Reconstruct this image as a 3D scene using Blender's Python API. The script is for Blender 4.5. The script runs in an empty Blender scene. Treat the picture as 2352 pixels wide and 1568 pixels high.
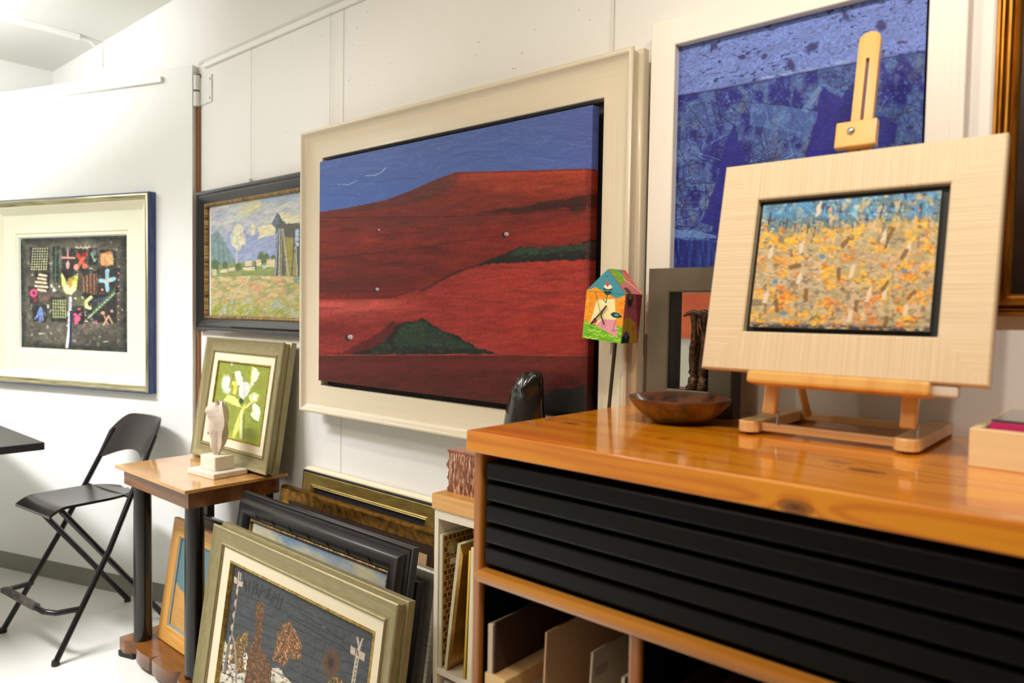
import bpy, bmesh, math, random
import numpy as np
from mathutils import Vector, Matrix
random.seed(7)
SC = bpy.context.scene
COL = SC.collection
R = math.radians

# ---------------------------------------------------------------- camera
YAW, PIT, ROL, FPX = R(41.06), R(2.31), R(0.953), 1681.0
fw = Vector((-math.sin(YAW)*math.cos(PIT), math.cos(YAW)*math.cos(PIT), -math.sin(PIT)))
rt = Vector((math.cos(YAW), math.sin(YAW), 0)); up = rt.cross(fw)
c_, s_ = math.cos(ROL), math.sin(ROL)
rt, up = c_*rt + s_*up, -s_*rt + c_*up
cam = bpy.data.cameras.new('camera'); camo = bpy.data.objects.new('camera', cam); COL.objects.link(camo)
camo.matrix_world = Matrix(((rt.x, up.x, -fw.x, 0), (rt.y, up.y, -fw.y, -1.7), (rt.z, up.z, -fw.z, 1.5), (0, 0, 0, 1)))
cam.sensor_width = 36; cam.lens = FPX*36/2352; cam.clip_start = .05
cam.dof.use_dof = True; cam.dof.focus_distance = 2.25; cam.dof.aperture_fstop = 2.6
SC.camera = camo

# ---------------------------------------------------------------- world, lamps, exposure
w = bpy.data.worlds.new('world'); SC.world = w; w.use_nodes = True
w.node_tree.nodes['Background'].inputs[0].default_value = (.9, .92, 1, 1)
w.node_tree.nodes['Background'].inputs[1].default_value = .15
vs = SC.view_settings
vs.view_transform = 'Standard'; vs.look = 'None'; vs.gamma = 1; vs.exposure = 0.2
try: vs.use_curve_mapping = False
except Exception: pass
try: SC.cycles.use_denoising = True
except Exception: pass
SC.cycles.max_bounces = 6; SC.cycles.diffuse_bounces = 4; SC.cycles.sample_clamp_indirect = 4

def area(name, loc, to, sx, sy, power, col, spread=180):
    l = bpy.data.lights.new(name, 'AREA'); l.shape = 'RECTANGLE'; l.size = sx; l.size_y = sy
    l.energy = power; l.color = col; l.spread = R(spread)
    o = bpy.data.objects.new(name, l); COL.objects.link(o); o.location = loc
    o.rotation_euler = (Vector(to)-Vector(loc)).to_track_quat('-Z', 'Y').to_euler()
    return o
def spot(name, loc, to, power, col, ang=70, blend=.6, r=.03):
    l = bpy.data.lights.new(name, 'SPOT'); l.energy = power; l.color = col
    l.spot_size = R(ang); l.spot_blend = blend; l.shadow_soft_size = r
    o = bpy.data.objects.new(name, l); COL.objects.link(o); o.location = loc
    o.rotation_euler = (Vector(to)-Vector(loc)).to_track_quat('-Z', 'Y').to_euler()
    return o
COOL = (.96, .97, 1.0); WARM = (1.0, .86, .70); MID = (1.0, .95, .93)
area('tube_lamp_left', (-4.5, -1.9, 2.98), (-4.2, -1.5, 0), .25, 1.6, 15, COOL)
area('ceiling_fill', (-4.3, -1.4, 2.68), (-4.5, -1.2, 3.05), .3, 1.2, 24, COOL)  # unseen fill light added to brighten the ceiling at the left
area('floor_fill', (-3.6, -2.1, 2.97), (-3.7, -1.5, 0), 1.4, .3, 60, (.97, .96, 1), 110)  # unseen fill light added over the left floor to brighten it
spot('spot_lamp_hinge', (-3.6, -.95, 2.98), (-4.0, -.15, 2.3), 5, COOL, 120, 1, .05)
spot('spot_lamp_landscape', (-2.9, -1.5, 2.95), (-2.75, 0, 1.6), 19, MID, 80, .8)
spot('spot_lamp_hills', (-1.7, -1.55, 2.95), (-1.75, 0, 1.5), 24, WARM, 85, .8)
spot('spot_lamp_blue', (-.75, -1.5, 2.95), (-.6, 0, 1.7), 20, WARM, 80, .8)
spot('spot_lamp_counter', (-.1, -1.35, 2.95), (-.35, -.2, 1.4), 46, WARM, 80, .8)
spot('fill_spot_right', (.25, -1.3, 2.95), (-.1, 0, 2.1), 42, (1, .94, .86), 80, .8)  # extra unseen spot, added to lift the upper right wall
area('ceiling_wash', (-1.6, -2.9, 3.0), (-1.9, -1.7, 0), 2.2, .4, 24, (1, .9, .78))

# ---------------------------------------------------------------- materials
def lin(c):
    c = np.asarray(c, float)/255.0
    return np.where(c <= .04045, c/12.92, ((c+.055)/1.055)**2.4)
MATS = {}
def mat(name, rgb, rough=.5, metal=0, spec=.5, coat=0, noise=None, bump=None, trans=0):
    """noise=(rgb2, scale xyz, detail, coord, lo, hi)  bump=(strength, scale xyz, coord)"""
    if name in MATS: return MATS[name]
    m = bpy.data.materials.new(name); m.use_nodes = True; N = m.node_tree.nodes; L = m.node_tree.links
    b = N['Principled BSDF']; MATS[name] = m
    b.inputs['Base Color'].default_value = (*lin(rgb), 1); b.inputs['Roughness'].default_value = rough
    b.inputs['Metallic'].default_value = metal; b.inputs['Specular IOR Level'].default_value = spec
    b.inputs['Coat Weight'].default_value = coat; b.inputs['Coat Roughness'].default_value = .12
    if trans: b.inputs['Transmission Weight'].default_value = trans
    tc = N.new('ShaderNodeTexCoord')
    def tex(scale, coord, detail):
        mp = N.new('ShaderNodeMapping'); mp.inputs['Scale'].default_value = scale
        L.new(tc.outputs[coord], mp.inputs[0]); nz = N.new('ShaderNodeTexNoise')
        nz.inputs['Scale'].default_value = 1; nz.inputs['Detail'].default_value = detail
        L.new(mp.outputs[0], nz.inputs[0]); return nz
    if noise:
        rgb2, sc, det, co, lo, hi = noise
        nz = tex(sc, co, det); cr = N.new('ShaderNodeValToRGB')
        cr.color_ramp.elements[0].position = lo; cr.color_ramp.elements[1].position = hi
        cr.color_ramp.elements[0].color = (*lin(rgb), 1); cr.color_ramp.elements[1].color = (*lin(rgb2), 1)
        L.new(nz.outputs[0], cr.inputs[0]); L.new(cr.outputs[0], b.inputs['Base Color'])
    if bump:
        st, sc, co = bump; nz = tex(sc, co, 3); bp = N.new('ShaderNodeBump')
        bp.inputs['Strength'].default_value = st; bp.inputs['Distance'].default_value = .002
        L.new(nz.outputs[0], bp.inputs['Height']); L.new(bp.outputs[0], b.inputs['Normal'])
    return m
def paint_mat(name, rough, bump, scale, spec=.4, gain=1.0):
    if name in MATS: return MATS[name]
    m = bpy.data.materials.new(name); m.use_nodes = True; N = m.node_tree.nodes; L = m.node_tree.links; MATS[name] = m
    b = N['Principled BSDF']; b.inputs['Roughness'].default_value = rough; b.inputs['Specular IOR Level'].default_value = spec
    a = N.new('ShaderNodeAttribute'); a.attribute_name = 'Col'
    if gain != 1:
        g = N.new('ShaderNodeVectorMath'); g.operation = 'SCALE'; g.inputs['Scale'].default_value = gain
        L.new(a.outputs['Color'], g.inputs[0]); L.new(g.outputs[0], b.inputs['Base Color'])
    else: L.new(a.outputs['Color'], b.inputs['Base Color'])
    tc = N.new('ShaderNodeTexCoord'); mp = N.new('ShaderNodeMapping'); mp.inputs['Scale'].default_value = scale
    nz = N.new('ShaderNodeTexNoise'); nz.inputs['Scale'].default_value = 1; nz.inputs['Detail'].default_value = 4
    bp = N.new('ShaderNodeBump'); bp.inputs['Strength'].default_value = bump; bp.inputs['Distance'].default_value = .003
    L.new(tc.outputs['Object'], mp.inputs[0]); L.new(mp.outputs[0], nz.inputs[0])
    L.new(nz.outputs[0], bp.inputs['Height']); L.new(bp.outputs[0], b.inputs['Normal'])
    return m

# ---------------------------------------------------------------- object helpers
def link(o, parent=None):
    COL.objects.link(o)
    if parent is not None: o.parent = parent
    return o
def obj(name, me, m, parent=None, loc=(0, 0, 0), rot=(0, 0, 0), smooth=None, bevel=0):
    if isinstance(me, bmesh.types.BMesh):
        b = me; me = bpy.data.meshes.new(name); bmesh.ops.recalc_face_normals(b, faces=b.faces); b.to_mesh(me); b.free()
    for mm in (m if isinstance(m, (list, tuple)) else [m]): me.materials.append(mm)
    if smooth is not None:
        me.shade_smooth()
        if smooth < 180: me.set_sharp_from_angle(angle=R(smooth))
    o = bpy.data.objects.new(name, me); link(o, parent); o.location = loc; o.rotation_euler = rot
    if bevel:
        md = o.modifiers.new('bevel', 'BEVEL'); md.width = bevel; md.segments = 2; md.limit_method = 'ANGLE'; md.angle_limit = R(40)
    return o
def tag(o, label=None, cat=None, group=None, kind=None):
    if label: o['label'] = label
    if cat: o['category'] = cat
    if group: o['group'] = group
    if kind: o['kind'] = kind
    return o
def thing(name, label, cat, loc=(0, 0, 0), rot=(0, 0, 0), group=None):
    o = bpy.data.objects.new(name, None); o.empty_display_size = .05; COL.objects.link(o)
    o.location = loc; o.rotation_euler = rot
    return tag(o, label, cat, group)
def boxb(x0, x1, y0, y1, z0, z1, b=None):
    b = b or bmesh.new(); v = [b.verts.new(p) for p in ((x0,y0,z0),(x1,y0,z0),(x1,y1,z0),(x0,y1,z0),(x0,y0,z1),(x1,y0,z1),(x1,y1,z1),(x0,y1,z1))]
    for f in ((0,3,2,1),(4,5,6,7),(0,1,5,4),(1,2,6,5),(2,3,7,6),(3,0,4,7)): b.faces.new([v[i] for i in f])
    return b
def prism(pts, axis, a, bb, b=None):
    """outline pts (2D) extruded along axis x/y/z from a to bb"""
    b = b or bmesh.new()
    def P(p, t): return {'x': (t, p[0], p[1]), 'y': (p[0], t, p[1]), 'z': (p[0], p[1], t)}[axis]
    A = [b.verts.new(P(p, a)) for p in pts]; B = [b.verts.new(P(p, bb)) for p in pts]; n = len(pts)
    b.faces.new(A); b.faces.new(B[::-1])
    for i in range(n): b.faces.new((A[i], A[(i+1) % n], B[(i+1) % n], B[i]))
    return b
def tube(pts, r, b=None, n=12, cap=True):
    b = b or bmesh.new(); pts = [Vector(p) for p in pts]; rs = r if isinstance(r, (list, tuple)) else [r]*len(pts)
    t = (pts[1]-pts[0]).normalized(); u = t.orthogonal().normalized(); rings = []
    for i, p in enumerate(pts):
        if i == 0: t2 = (pts[1]-pts[0]).normalized()
        elif i == len(pts)-1: t2 = (pts[-1]-pts[-2]).normalized()
        else: t2 = ((pts[i+1]-p).normalized()+(p-pts[i-1]).normalized()).normalized()
        u = (u-t2*u.dot(t2)).normalized(); v = t2.cross(u)
        rings.append([b.verts.new(p+(u*math.cos(2*math.pi*k/n)+v*math.sin(2*math.pi*k/n))*rs[i]) for k in range(n)])
    for A, B in zip(rings, rings[1:]):
        for k in range(n): b.faces.new((A[k], A[(k+1) % n], B[(k+1) % n], B[k]))
    if cap: b.faces.new(rings[0][::-1]); b.faces.new(rings[-1])
    return b
def lathe(prof, n=48, b=None, warp=None):
    b = b or bmesh.new(); rings = []
    for i, (r, z) in enumerate(prof):
        ring = []
        for k in range(n):
            a = 2*math.pi*k/n; p = Vector((r*math.cos(a), r*math.sin(a), z))
            if warp: p = warp(p, a, i/(len(prof)-1))
            ring.append(b.verts.new(p))
        rings.append(ring)
    for A, B in zip(rings, rings[1:]):
        for k in range(n): b.faces.new((A[k], A[(k+1) % n], B[(k+1) % n], B[k]))
    b.faces.new(rings[0][::-1]); b.faces.new(rings[-1]); return b

def moulding(name, W, H, prof, m, parent, x0=0, z0=0, smooth=25):
    """mitred frame of four rails; prof = [(inset, proud)...] from the outer back edge over the face to the sight edge"""
    n = len(prof); cum = [0]
    for p, q in zip(prof, prof[1:]): cum.append(cum[-1]+math.hypot(p[0]-q[0], p[1]-q[1]))
    vs_, fs, uv = [], [], []
    for sx, sz in ((-1, -1), (1, -1), (1, 1), (-1, 1)):
        for i, d in prof: vs_.append((x0+sx*(W/2-i), -d, z0+(i if sz < 0 else H-i)))
    for k in range(4):
        k2 = (k+1) % 4; ax = 0 if k in (0, 2) else 2
        for j in range(n):
            j2 = (j+1) % n
            a, b2, c, d = k*n+j, k2*n+j, k2*n+j2, k*n+j2
            fs.append((a, b2, c, d))
            va, vb = cum[j], (cum[j2] if j2 else cum[j]+.02)
            uv += [(vs_[a][ax]+k*3, va), (vs_[b2][ax]+k*3, va), (vs_[c][ax]+k*3, vb), (vs_[d][ax]+k*3, vb)]
    me = bpy.data.meshes.new(name); me.from_pydata(vs_, [], fs)
    ul = me.uv_layers.new(name='UVMap'); ul.data.foreach_set('uv', np.array(uv, dtype=np.float32).ravel())
    bb = bmesh.new(); bb.from_mesh(me); bmesh.ops.recalc_face_normals(bb, faces=bb.faces); bb.to_mesh(me); bb.free()
    return obj(name, me, m, parent, smooth=smooth)

# ---------------------------------------------------------------- painted surfaces: colours worked out in code on a fine grid
_lat = {}
def vn(x, y, seed=0):
    if seed not in _lat: _lat[seed] = np.random.RandomState(seed).rand(128, 128)
    g = _lat[seed]; xi = np.floor(x).astype(int); yi = np.floor(y).astype(int); fx = x-xi; fy = y-yi
    fx = fx*fx*(3-2*fx); fy = fy*fy*(3-2*fy); a = xi % 128; b = yi % 128; a2 = (a+1) % 128; b2 = (b+1) % 128
    return (g[b, a]*(1-fx)+g[b, a2]*fx)*(1-fy)+(g[b2, a]*(1-fx)+g[b2, a2]*fx)*fy
def fbm(x, y, seed=0, o=4):
    s = 0; a = .5; t = 0
    for i in range(o): s = s+a*vn(x*2**i+17*i, y*2**i+31*i, seed+i); t += a; a *= .5
    return s/t
def homog(quad):
    (x0, y0), (x1, y1), (x2, y2), (x3, y3) = quad; A = []; B = []
    for (u, v), (x, y) in zip(((0, 0), (1, 0), (1, 1), (0, 1)), quad):
        A.append([u, v, 1, 0, 0, 0, -u*x, -v*x]); B.append(x); A.append([0, 0, 0, u, v, 1, -u*y, -v*y]); B.append(y)
    return np.append(np.linalg.solve(np.array(A, float), np.array(B, float)), 1).reshape(3, 3)
def seeded(k): return np.random.RandomState(k)
class Art:
    """sheet of nx x ny colour cells; X, Y are the artist's sketch coordinates of every cell (corner quad given)"""
    def __init__(s, quad, nx, ny, base):
        u, v = np.meshgrid(np.linspace(0, 1, nx), np.linspace(0, 1, ny)); h = homog(quad)
        w_ = h[2, 0]*u+h[2, 1]*v+h[2, 2]
        s.X = (h[0, 0]*u+h[0, 1]*v+h[0, 2])/w_; s.Y = (h[1, 0]*u+h[1, 1]*v+h[1, 2])/w_; s.u = u; s.v = v
        s.c = np.zeros((ny, nx, 3)); s.c[:] = base; s.rs = np.random.RandomState(5)
    def mix(s, m, col): s.c += (np.asarray(col, float)-s.c)*np.clip(m, 0, 1)[..., None]
    def poly(s, pts, col, a=1, rag=0, rs=6, seed=3, soft=0):
        X, Y = s.X, s.Y
        if rag:
            X = X+(fbm(X/rs, Y/rs, seed)-.5)*2*rag; Y = Y+(fbm(X/rs+40, Y/rs, seed+9)-.5)*2*rag
        ins = np.zeros(X.shape, bool); n = len(pts)
        for i in range(n):
            (xa, ya), (xb, yb) = pts[i], pts[(i+1) % n]
            if ya == yb: continue
            ins ^= ((ya > Y) != (yb > Y)) & (X < (xb-xa)*(Y-ya)/(yb-ya)+xa)
        m = ins.astype(float)
        if soft:
            for _ in range(soft):
                p = np.pad(m, 1, 'edge'); m = (p[:-2, 1:-1]+p[2:, 1:-1]+p[1:-1, :-2]+p[1:-1, 2:]+2*p[1:-1, 1:-1])/6
        s.mix(m*a, col); return m
    def line(s, pts, w_, col, a=1, rag=0, fade=1.0):
        X, Y = s.X, s.Y; xs = [p[0] for p in pts]; ys = [p[1] for p in pts]; pad = w_*2+4+rag*2
        M = (X > min(xs)-pad) & (X < max(xs)+pad) & (Y > min(ys)-pad) & (Y < max(ys)+pad)
        if not M.any(): return
        x = X[M]; y = Y[M]
        if rag: x = x+(fbm(x/7, y/7, 5)-.5)*2*rag; y = y+(fbm(x/7+9, y/7, 6)-.5)*2*rag
        d = np.full(x.shape, 1e9)
        for (xa, ya), (xb, yb) in zip(pts, pts[1:]):
            dx, dy = xb-xa, yb-ya; t = np.clip(((x-xa)*dx+(y-ya)*dy)/(dx*dx+dy*dy+1e-9), 0, 1)
            d = np.minimum(d, np.hypot(x-xa-t*dx, y-ya-t*dy))
        k = np.clip((w_/2+fade*.5-d)/fade, 0, 1)*a
        s.c[M] += (np.asarray(col, float)-s.c[M])*k[:, None]
    def ell(s, x, y, rx, ry, col, a=1, rot=0, fade=.25, rag=0):
        cr, sr = math.cos(rot), math.sin(rot); dx = s.X-x; dy = s.Y-y
        q = np.hypot((dx*cr+dy*sr)/rx, (-dx*sr+dy*cr)/ry)
        if rag: q = q+(fbm(s.X/5, s.Y/5, 8)-.5)*rag
        s.mix(np.clip((1+fade/2-q)/fade, 0, 1)*a, col)
    def finish(s, amp=.12, sx=9, sy=2.5, ang=0, seed=77, hue=6):
        c, q = math.cos(ang), math.sin(ang); x = s.X*c+s.Y*q; y = -s.X*q+s.Y*c
        f = (fbm(x/sx, y/sy, seed, 3)-.5)*2; s.c *= (1+amp*f)[..., None]
        s.c += np.stack([(fbm(x/sx/1.5, y/sy/1.5, seed+k, 2)-.5)*2*hue for k in (3, 6, 9)], -1)
    def dabs(s, n, box, ln, w_, cols, ang, a=.8, spread=.3, test=None):
        for _ in range(n):
            x = s.rs.uniform(box[0], box[2]); y = s.rs.uniform(box[1], box[3])
            if test and not test(x, y): continue
            t = ang+s.rs.uniform(-spread, spread); l = s.rs.uniform(*ln)/2; c = cols[s.rs.randint(len(cols))]
            s.line([(x-l*math.cos(t), y+l*math.sin(t)), (x+l*math.cos(t), y-l*math.sin(t))], s.rs.uniform(*w_), c, a*s.rs.uniform(.6, 1), rag=1)
def surf_mesh(name, P, art, back=None, border=None):
    """P(u,v)->xyz arrays ; closed slab when back = offset vector"""
    ny, nx, _ = art.c.shape; u, v = art.u, art.v
    co = np.stack(P(u, v), -1).reshape(-1, 3); col = lin(np.clip(art.c, 0, 255)).reshape(-1, 3)
    i = np.arange((ny-1)*(nx-1)); r, q = i//(nx-1), i % (nx-1); a = r*nx+q
    F = np.stack([a, a+nx, a+nx+1, a+1], 1)
    if back is not None:
        e = np.concatenate([np.arange(nx), np.arange(1, ny)*nx+nx-1, (ny-1)*nx+np.arange(nx-2, -1, -1), np.arange(ny-2, 0, -1)*nx])
        n0 = len(co); m = len(e)
        ec = col[e] if border is None else np.repeat(lin(border)[None], m, 0)
        co = np.vstack([co, co[e], co[e]+np.array(back)]); col = np.vstack([col, ec, ec])
        k = np.arange(m); k2 = (k+1) % m
        F = np.vstack([F, np.stack([n0+k, n0+k2, n0+m+k2, n0+m+k], 1)])
    me = bpy.data.meshes.new(name); nf = len(F)
    me.vertices.add(len(co)); me.vertices.foreach_set('co', co.astype(np.float32).ravel())
    me.loops.add(nf*4); me.loops.foreach_set('vertex_index', F.astype(np.int32).ravel())
    me.polygons.add(nf); me.polygons.foreach_set('loop_start', (np.arange(nf)*4).astype(np.int32))
    me.update(calc_edges=True); me.validate()
    ca = me.color_attributes.new('Col', 'FLOAT_COLOR', 'POINT')
    ca.data.foreach_set('color', np.hstack([col, np.ones((len(col), 1))]).astype(np.float32).ravel())
    return me
def picture(name, x0, x1, z0, z1, d, art, m, parent, thick=.003, border=None):
    me = surf_mesh(name, lambda u, v: (x0+(x1-x0)*u, np.full_like(u, -d), z1-(z1-z0)*v), art, (0, thick, 0), border)
    return obj(name, me, m, parent)
# ---------------------------------------------------------------- the room
WALL = mat('wall_paint', (238, 236, 231), .55, bump=(.08, (6, 6, 6), 'Object'))
WALLG = mat('wall_paint_far', (230, 231, 224), .6)
CEIL = mat('ceiling_paint', (226, 226, 216), .8)
FLOOR = mat('floor_paint', (230, 230, 222), .22, noise=((216, 215, 205), (1.5, 1.5, 1.5), 4, 'Object', .35, .7), bump=(.05, (3, 3, 3), 'Object'))
TRIM = mat('trim_white', (240, 240, 234), .3)
STEEL = mat('steel', (190, 190, 185), .3, 1)
def struct(name, b, m, parent=None, **k):
    o = obj(name, b, m, parent, **k)
    if parent is None: o['kind'] = 'structure'
    return o
struct('floor', boxb(-5.7, 2.6, -4.1, .1, -.1, 0), FLOOR)
struct('ceiling', boxb(-5.7, 2.6, -4.1, .1, 3.05, 3.15), CEIL)
struct('wall_back', boxb(-5.6, 2.5, 0, .1, 0, 3.05), WALL)
struct('wall_left', boxb(-5.68, -5.58, -4.1, 0, 0, 3.05), WALLG)
struct('wall_right', boxb(2.5, 2.6, -4.1, .1, 0, 3.05), mat('wall_paint_right', (150, 142, 128), .6))
struct('wall_front', boxb(-5.58, 2.5, -4.1, -4.0, 0, 3.05), mat('wall_paint_front', (200, 198, 184), .6))
# hinged partition panel standing out from the back wall at 19 degrees
PA = R(19)
pan = struct('wall_partition', boxb(-1.97, .03, 0, .035, .1, 2.66), mat('panel_paint', (238, 239, 233), .45), loc=(-3.545, -.045, 0), rot=(0, 0, PA))
struct('baseboard_partition', boxb(-1.97, .03, .004, .03, .0, .1), mat('grey_plinth', (128, 128, 114), .5), loc=(-3.545, -.045, 0), rot=(0, 0, PA))
struct('trim_3', boxb(-1.9, -.156, -.016, 0, 2.594, 2.622), TRIM, loc=(-3.545, -.045, 0), rot=(0, 0, PA), bevel=.002)
struct('trim_1', boxb(-3.45, 2.3, -.014, 0, 2.638, 2.662), TRIM, bevel=.002)
struct('trim_2', boxb(-3.52, 2.3, -.004, 0, 2.668, 2.682), mat('trim_grey', (214, 214, 205), .5))
struct('trim_4', boxb(-3.528, -3.499, -.012, 0, 0, 2.62), mat('raw_wood_strip', (150, 104, 66), .6, noise=((120, 78, 48), (40, 40, 3), 3, 'Object', .3, .7)))
struct('trim_5', boxb(-3.575, -3.528, -.008, 0, 0, 2.63), mat('grey_strip', (150, 150, 150), .5))
b = bmesh.new()
for x in (-2.357, -1.134, .1): boxb(x, x+.004, -.0015, 0, 0, 2.638, b)
struct('trim_6', b, mat('panel_seam', (224, 219, 208), .6))
struct('trim_7', boxb(-4.72, -4.685, -.95, -.13, 3.02, 3.05), TRIM, bevel=.004)
tag(obj('ceiling_cable', tube([(-4.70, -.13, 3.035), (-4.705, -.08, 3.03), (-4.71, -.02, 2.99), (-4.71, -.012, 2.9)], .006), TRIM, smooth=60),
    'short white cable looping from the ceiling trunking to the wall', 'cable')
h = thing('door_hinge', 'white steel hinge with screws at top of the partition edge', 'hinge', (-3.44, 0, 2.535))
obj('hinge_leaf', boxb(-.06, .055, -.006, 0, -.065, .065), STEEL, h, bevel=.001).data.materials[0] = mat('painted_steel', (228, 228, 222), .35)
for z0, z1 in ((.008, .075), (-.07, -.002)):
    obj('hinge_knuckle', tube([(-.068, -.016, z0), (-.068, -.016, z1)], .016), MATS['painted_steel'], h, smooth=40)
for z in (-.045, .045):
    obj('screw', tube([(.04, -.006, z), (.04, -.010, z)], .006), STEEL, h, smooth=40)
for x, zt, zb, what in ((-3.012, 2.64, 2.052, 'thin nylon wire holding up the black landscape frame'), (-2.425, 2.64, 2.17, 'thin nylon wire above the red hills painting, left one'),
                  (-1.134, 2.64, 2.17, 'thin nylon wire above the red hills painting, right one')):
    tag(obj('picture_wire', tube([(x, -.012, zb), (x, -.012, zt)], .0012, n=6), mat('nylon', (225, 222, 212), .3)), what, 'wire', 'picture hanging wires')
tag(obj('wire_hook', boxb(-3.016, -3.006, -.022, -.006, 2.045, 2.066), STEEL), 'small metal hook on top of black landscape frame', 'hook')
rs = np.random.RandomState(3); b = bmesh.new()
for i in range(60):
    x = rs.uniform(-2.9, -.3); z = rs.uniform(2.2, 2.62); s = rs.uniform(.001, .0028); boxb(x, x+s, -.0006, 0, z, z+s, b)
for i in range(14):
    x = rs.uniform(-2.6, -1.5); z = rs.uniform(.9, 1.08); s = rs.uniform(.001, .0022); boxb(x, x+s, -.0006, 0, z, z+s, b)
struct('trim_8', b, mat('nail_holes', (105, 88, 66), .9))

# ---------------------------------------------------------------- shared frame materials
PAINT = paint_mat('oil_paint', .45, .22, (130, 130, 130), .22); PAINTM = paint_mat('oil_paint_matt', .6, .35, (90, 90, 200))
INK = paint_mat('ink_on_paper', .8, .05, (60, 60, 60), .2)
CREAMF = mat('cream_lacquer_grain', (224, 211, 186), .32, coat=.2, noise=((213, 199, 171), (2, 520, 1), 3, 'UV', .3, .7))
SILVG = mat('champagne_silver', (158, 147, 106), .46, .4, noise=((138, 127, 88), (25, 140, 1), 5, 'UV', .3, .7))
SILVL = mat('champagne_silver_light', (206, 192, 152), .35, .5)
LINEN = mat('linen_liner', (226, 214, 184), .8, bump=(.25, (900, 900, 900), 'Object'))
GOLD = mat('gold_leaf', (200, 150, 62), .32, .9, noise=((140, 92, 34), (20, 90, 1), 5, 'UV', .35, .7))
GOLDT = mat('gold_slip', (196, 170, 96), .35, .7, noise=((150, 120, 56), (60, 60, 60), 4, 'Object', .35, .65))
BLK = mat('black_gloss', (16, 15, 14), .24, coat=.3); BLKM = mat('black_matt', (16, 14, 15), .55)
BLKW = mat('black_wood', (20, 21, 22), .42, coat=.15, noise=((22, 22, 23), (4, 120, 1), 3, 'UV', .4, .6))
WHITEF = mat('white_lacquer', (240, 233, 222), .35, noise=((235, 227, 214), (3, 400, 1), 1, 'UV', .3, .7))

# ---------------------------------------------------------------- print in silver and blue frame on the partition
t = thing('framed_print', 'framed dark still-life print with cream mat and blue-edged silver frame', 'picture', (-3.545, -.045, 0), (0, 0, PA))
moulding('frame_moulding', 1.208, 1.0, [(0, 0), (0, .038), (.003, .042), (.007, .042), (.007, .0)], mat('blue_edge', (40, 54, 108), .4, noise=((70, 84, 128), (8, 90, 1), 4, 'UV', .4, .7)), t, -.811, 1.062)
moulding('frame_face', 1.194, .986, [(0, .01), (0, .042), (.004, .046), (.010, .047), (.015, .044), (.020, .039), (.026, .036), (.030, .033), (.030, .01)],
         mat('silver_leaf_worn', (188, 180, 142), .3, .7, noise=((112, 102, 68), (6, 120, 1), 5, 'UV', .42, .7)), t, -.811, 1.069, smooth=40)
moulding('frame_slip', 1.134, .926, [(0, .0), (0, .032), (.003, .033), (.043, .009), (.043, .0)], mat('cream_slip', (236, 232, 204), .5), t, -.811, 1.099)
moulding('mat_board', 1.048, .840, [(0, .002), (0, .008), (.100, .008), (.103, .005), (.103, .002)], mat('cream_mat', (232, 231, 206), .85), t, -.811, 1.142)
moulding('inner_mat', .848, .64, [(0, .001), (0, .0045), (.02, .0045), (.02, .001)], MATS['cream_mat'], t, -.811, 1.242)
a = Art(((44, 546), (288, 542), (292, 810), (47.6, 796)), 230, 230, (92, 88, 76))
n = fbm(a.X/40, a.Y/25, 1); a.mix((n-.45)*2.2, (122, 116, 98)); a.mix((.5-n)*1.6, (62, 60, 52))
e = np.minimum(np.minimum(a.u, 1-a.u), np.minimum(a.v, 1-a.v)); a.mix((.07-e)*12*(.4+fbm(a.X/15, a.Y/15, 2)), (30, 38, 36)); a.mix((.02-e)*40*(fbm(a.X/9, a.Y/9, 4)-.35), (226, 226, 206))
def q(x, y): return (30+x/5.407, 530+y/5.407)
def P(*p): return [q(*k) for k in p]
D = (32, 36, 38)
for c in (P((200,200),(440,200),(440,490),(200,500)), P((260,500),(450,500),(450,740),(280,740)), P((480,180),(560,180),(560,640),(490,640)), P((600,200),(760,220),(790,560),(700,640),(590,560)),
          P((770,210),(900,230),(900,490),(780,490)), P((920,210),(1040,220),(1040,420),(930,440)), P((1060,240),(1260,240),(1270,460),(1080,470)), P((830,480),(1060,480),(1050,820),(860,820)),
          P((1040,470),(1320,470),(1300,780),(1060,760)), P((180,680),(310,680),(310,900),(200,900)), P((230,920),(420,920),(410,1130),(240,1120)), P((460,820),(660,820),(660,1130),(470,1130)), P((900,820),(1280,760),(1280,1160),(900,1120)), P((730,930),(880,930),(880,1160),(740,1160))):
    a.poly(c, D, .62, rag=2.5, rs=8, soft=1)
for j in range(9):
    for i in range(7):
        x, y = 235+i*30+j*-2, 215+j*32; a.ell(*q(x, y), 1.7, 1.9, (232, 238, 168) if j > 4 else (205, 215, 160), .95)
for y, x0, x1 in ((545,315,400),(590,300,395),(635,275,400),(685,270,415),(730,300,390)): a.line(P((x0,y-8),(x1,y+8)), 5.2, (244,214,176))
for i in range(7):
    y = 220+i*60; a.line(P((520,y+30),(480,y)), 2.2, (42,72,52)); a.line(P((520,y+30),(570,y-5)), 2.2, (46,84,60))
a.line(P((520,200),(515,640)), 2.2, (90,120,100)); a.line(P((575,320),(560,400)), 3, (90,130,120))
a.line(P((600,330),(750,335)), 4.5, (244,168,152)); a.line(P((668,230),(668,330)), 4, (232,150,140)); a.ell(*q(670,420), 4, 9.5, (240,170,164)); a.ell(*q(668,225), 6, 5, (140,150,150), .7)
for i in range(7): a.ell(*q(775+i*27, 205+(i%2)*8), 2.2, 1.8, (244,190,176))
a.line(P((790,300),(895,440)), 8, (196,72,50)); a.line(P((890,300),(775,470)), 8, (222,100,78)); a.ell(*q(775,450), 6, 7, (244,150,122)); a.ell(*q(880,440), 6, 6, (228,110,84)); a.ell(*q(870,300), 5.5, 5, (170,40,30))
a.line(P((960,280),(1000,380),(1020,350)), 3.5, (120,190,140)); a.ell(*q(995,270), 5, 7, (150,160,150), .6)
a.poly(P((1080,290),(1200,250),(1240,400),(1150,460),(1060,400)), (190,110,60), rag=2, rs=5)
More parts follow.
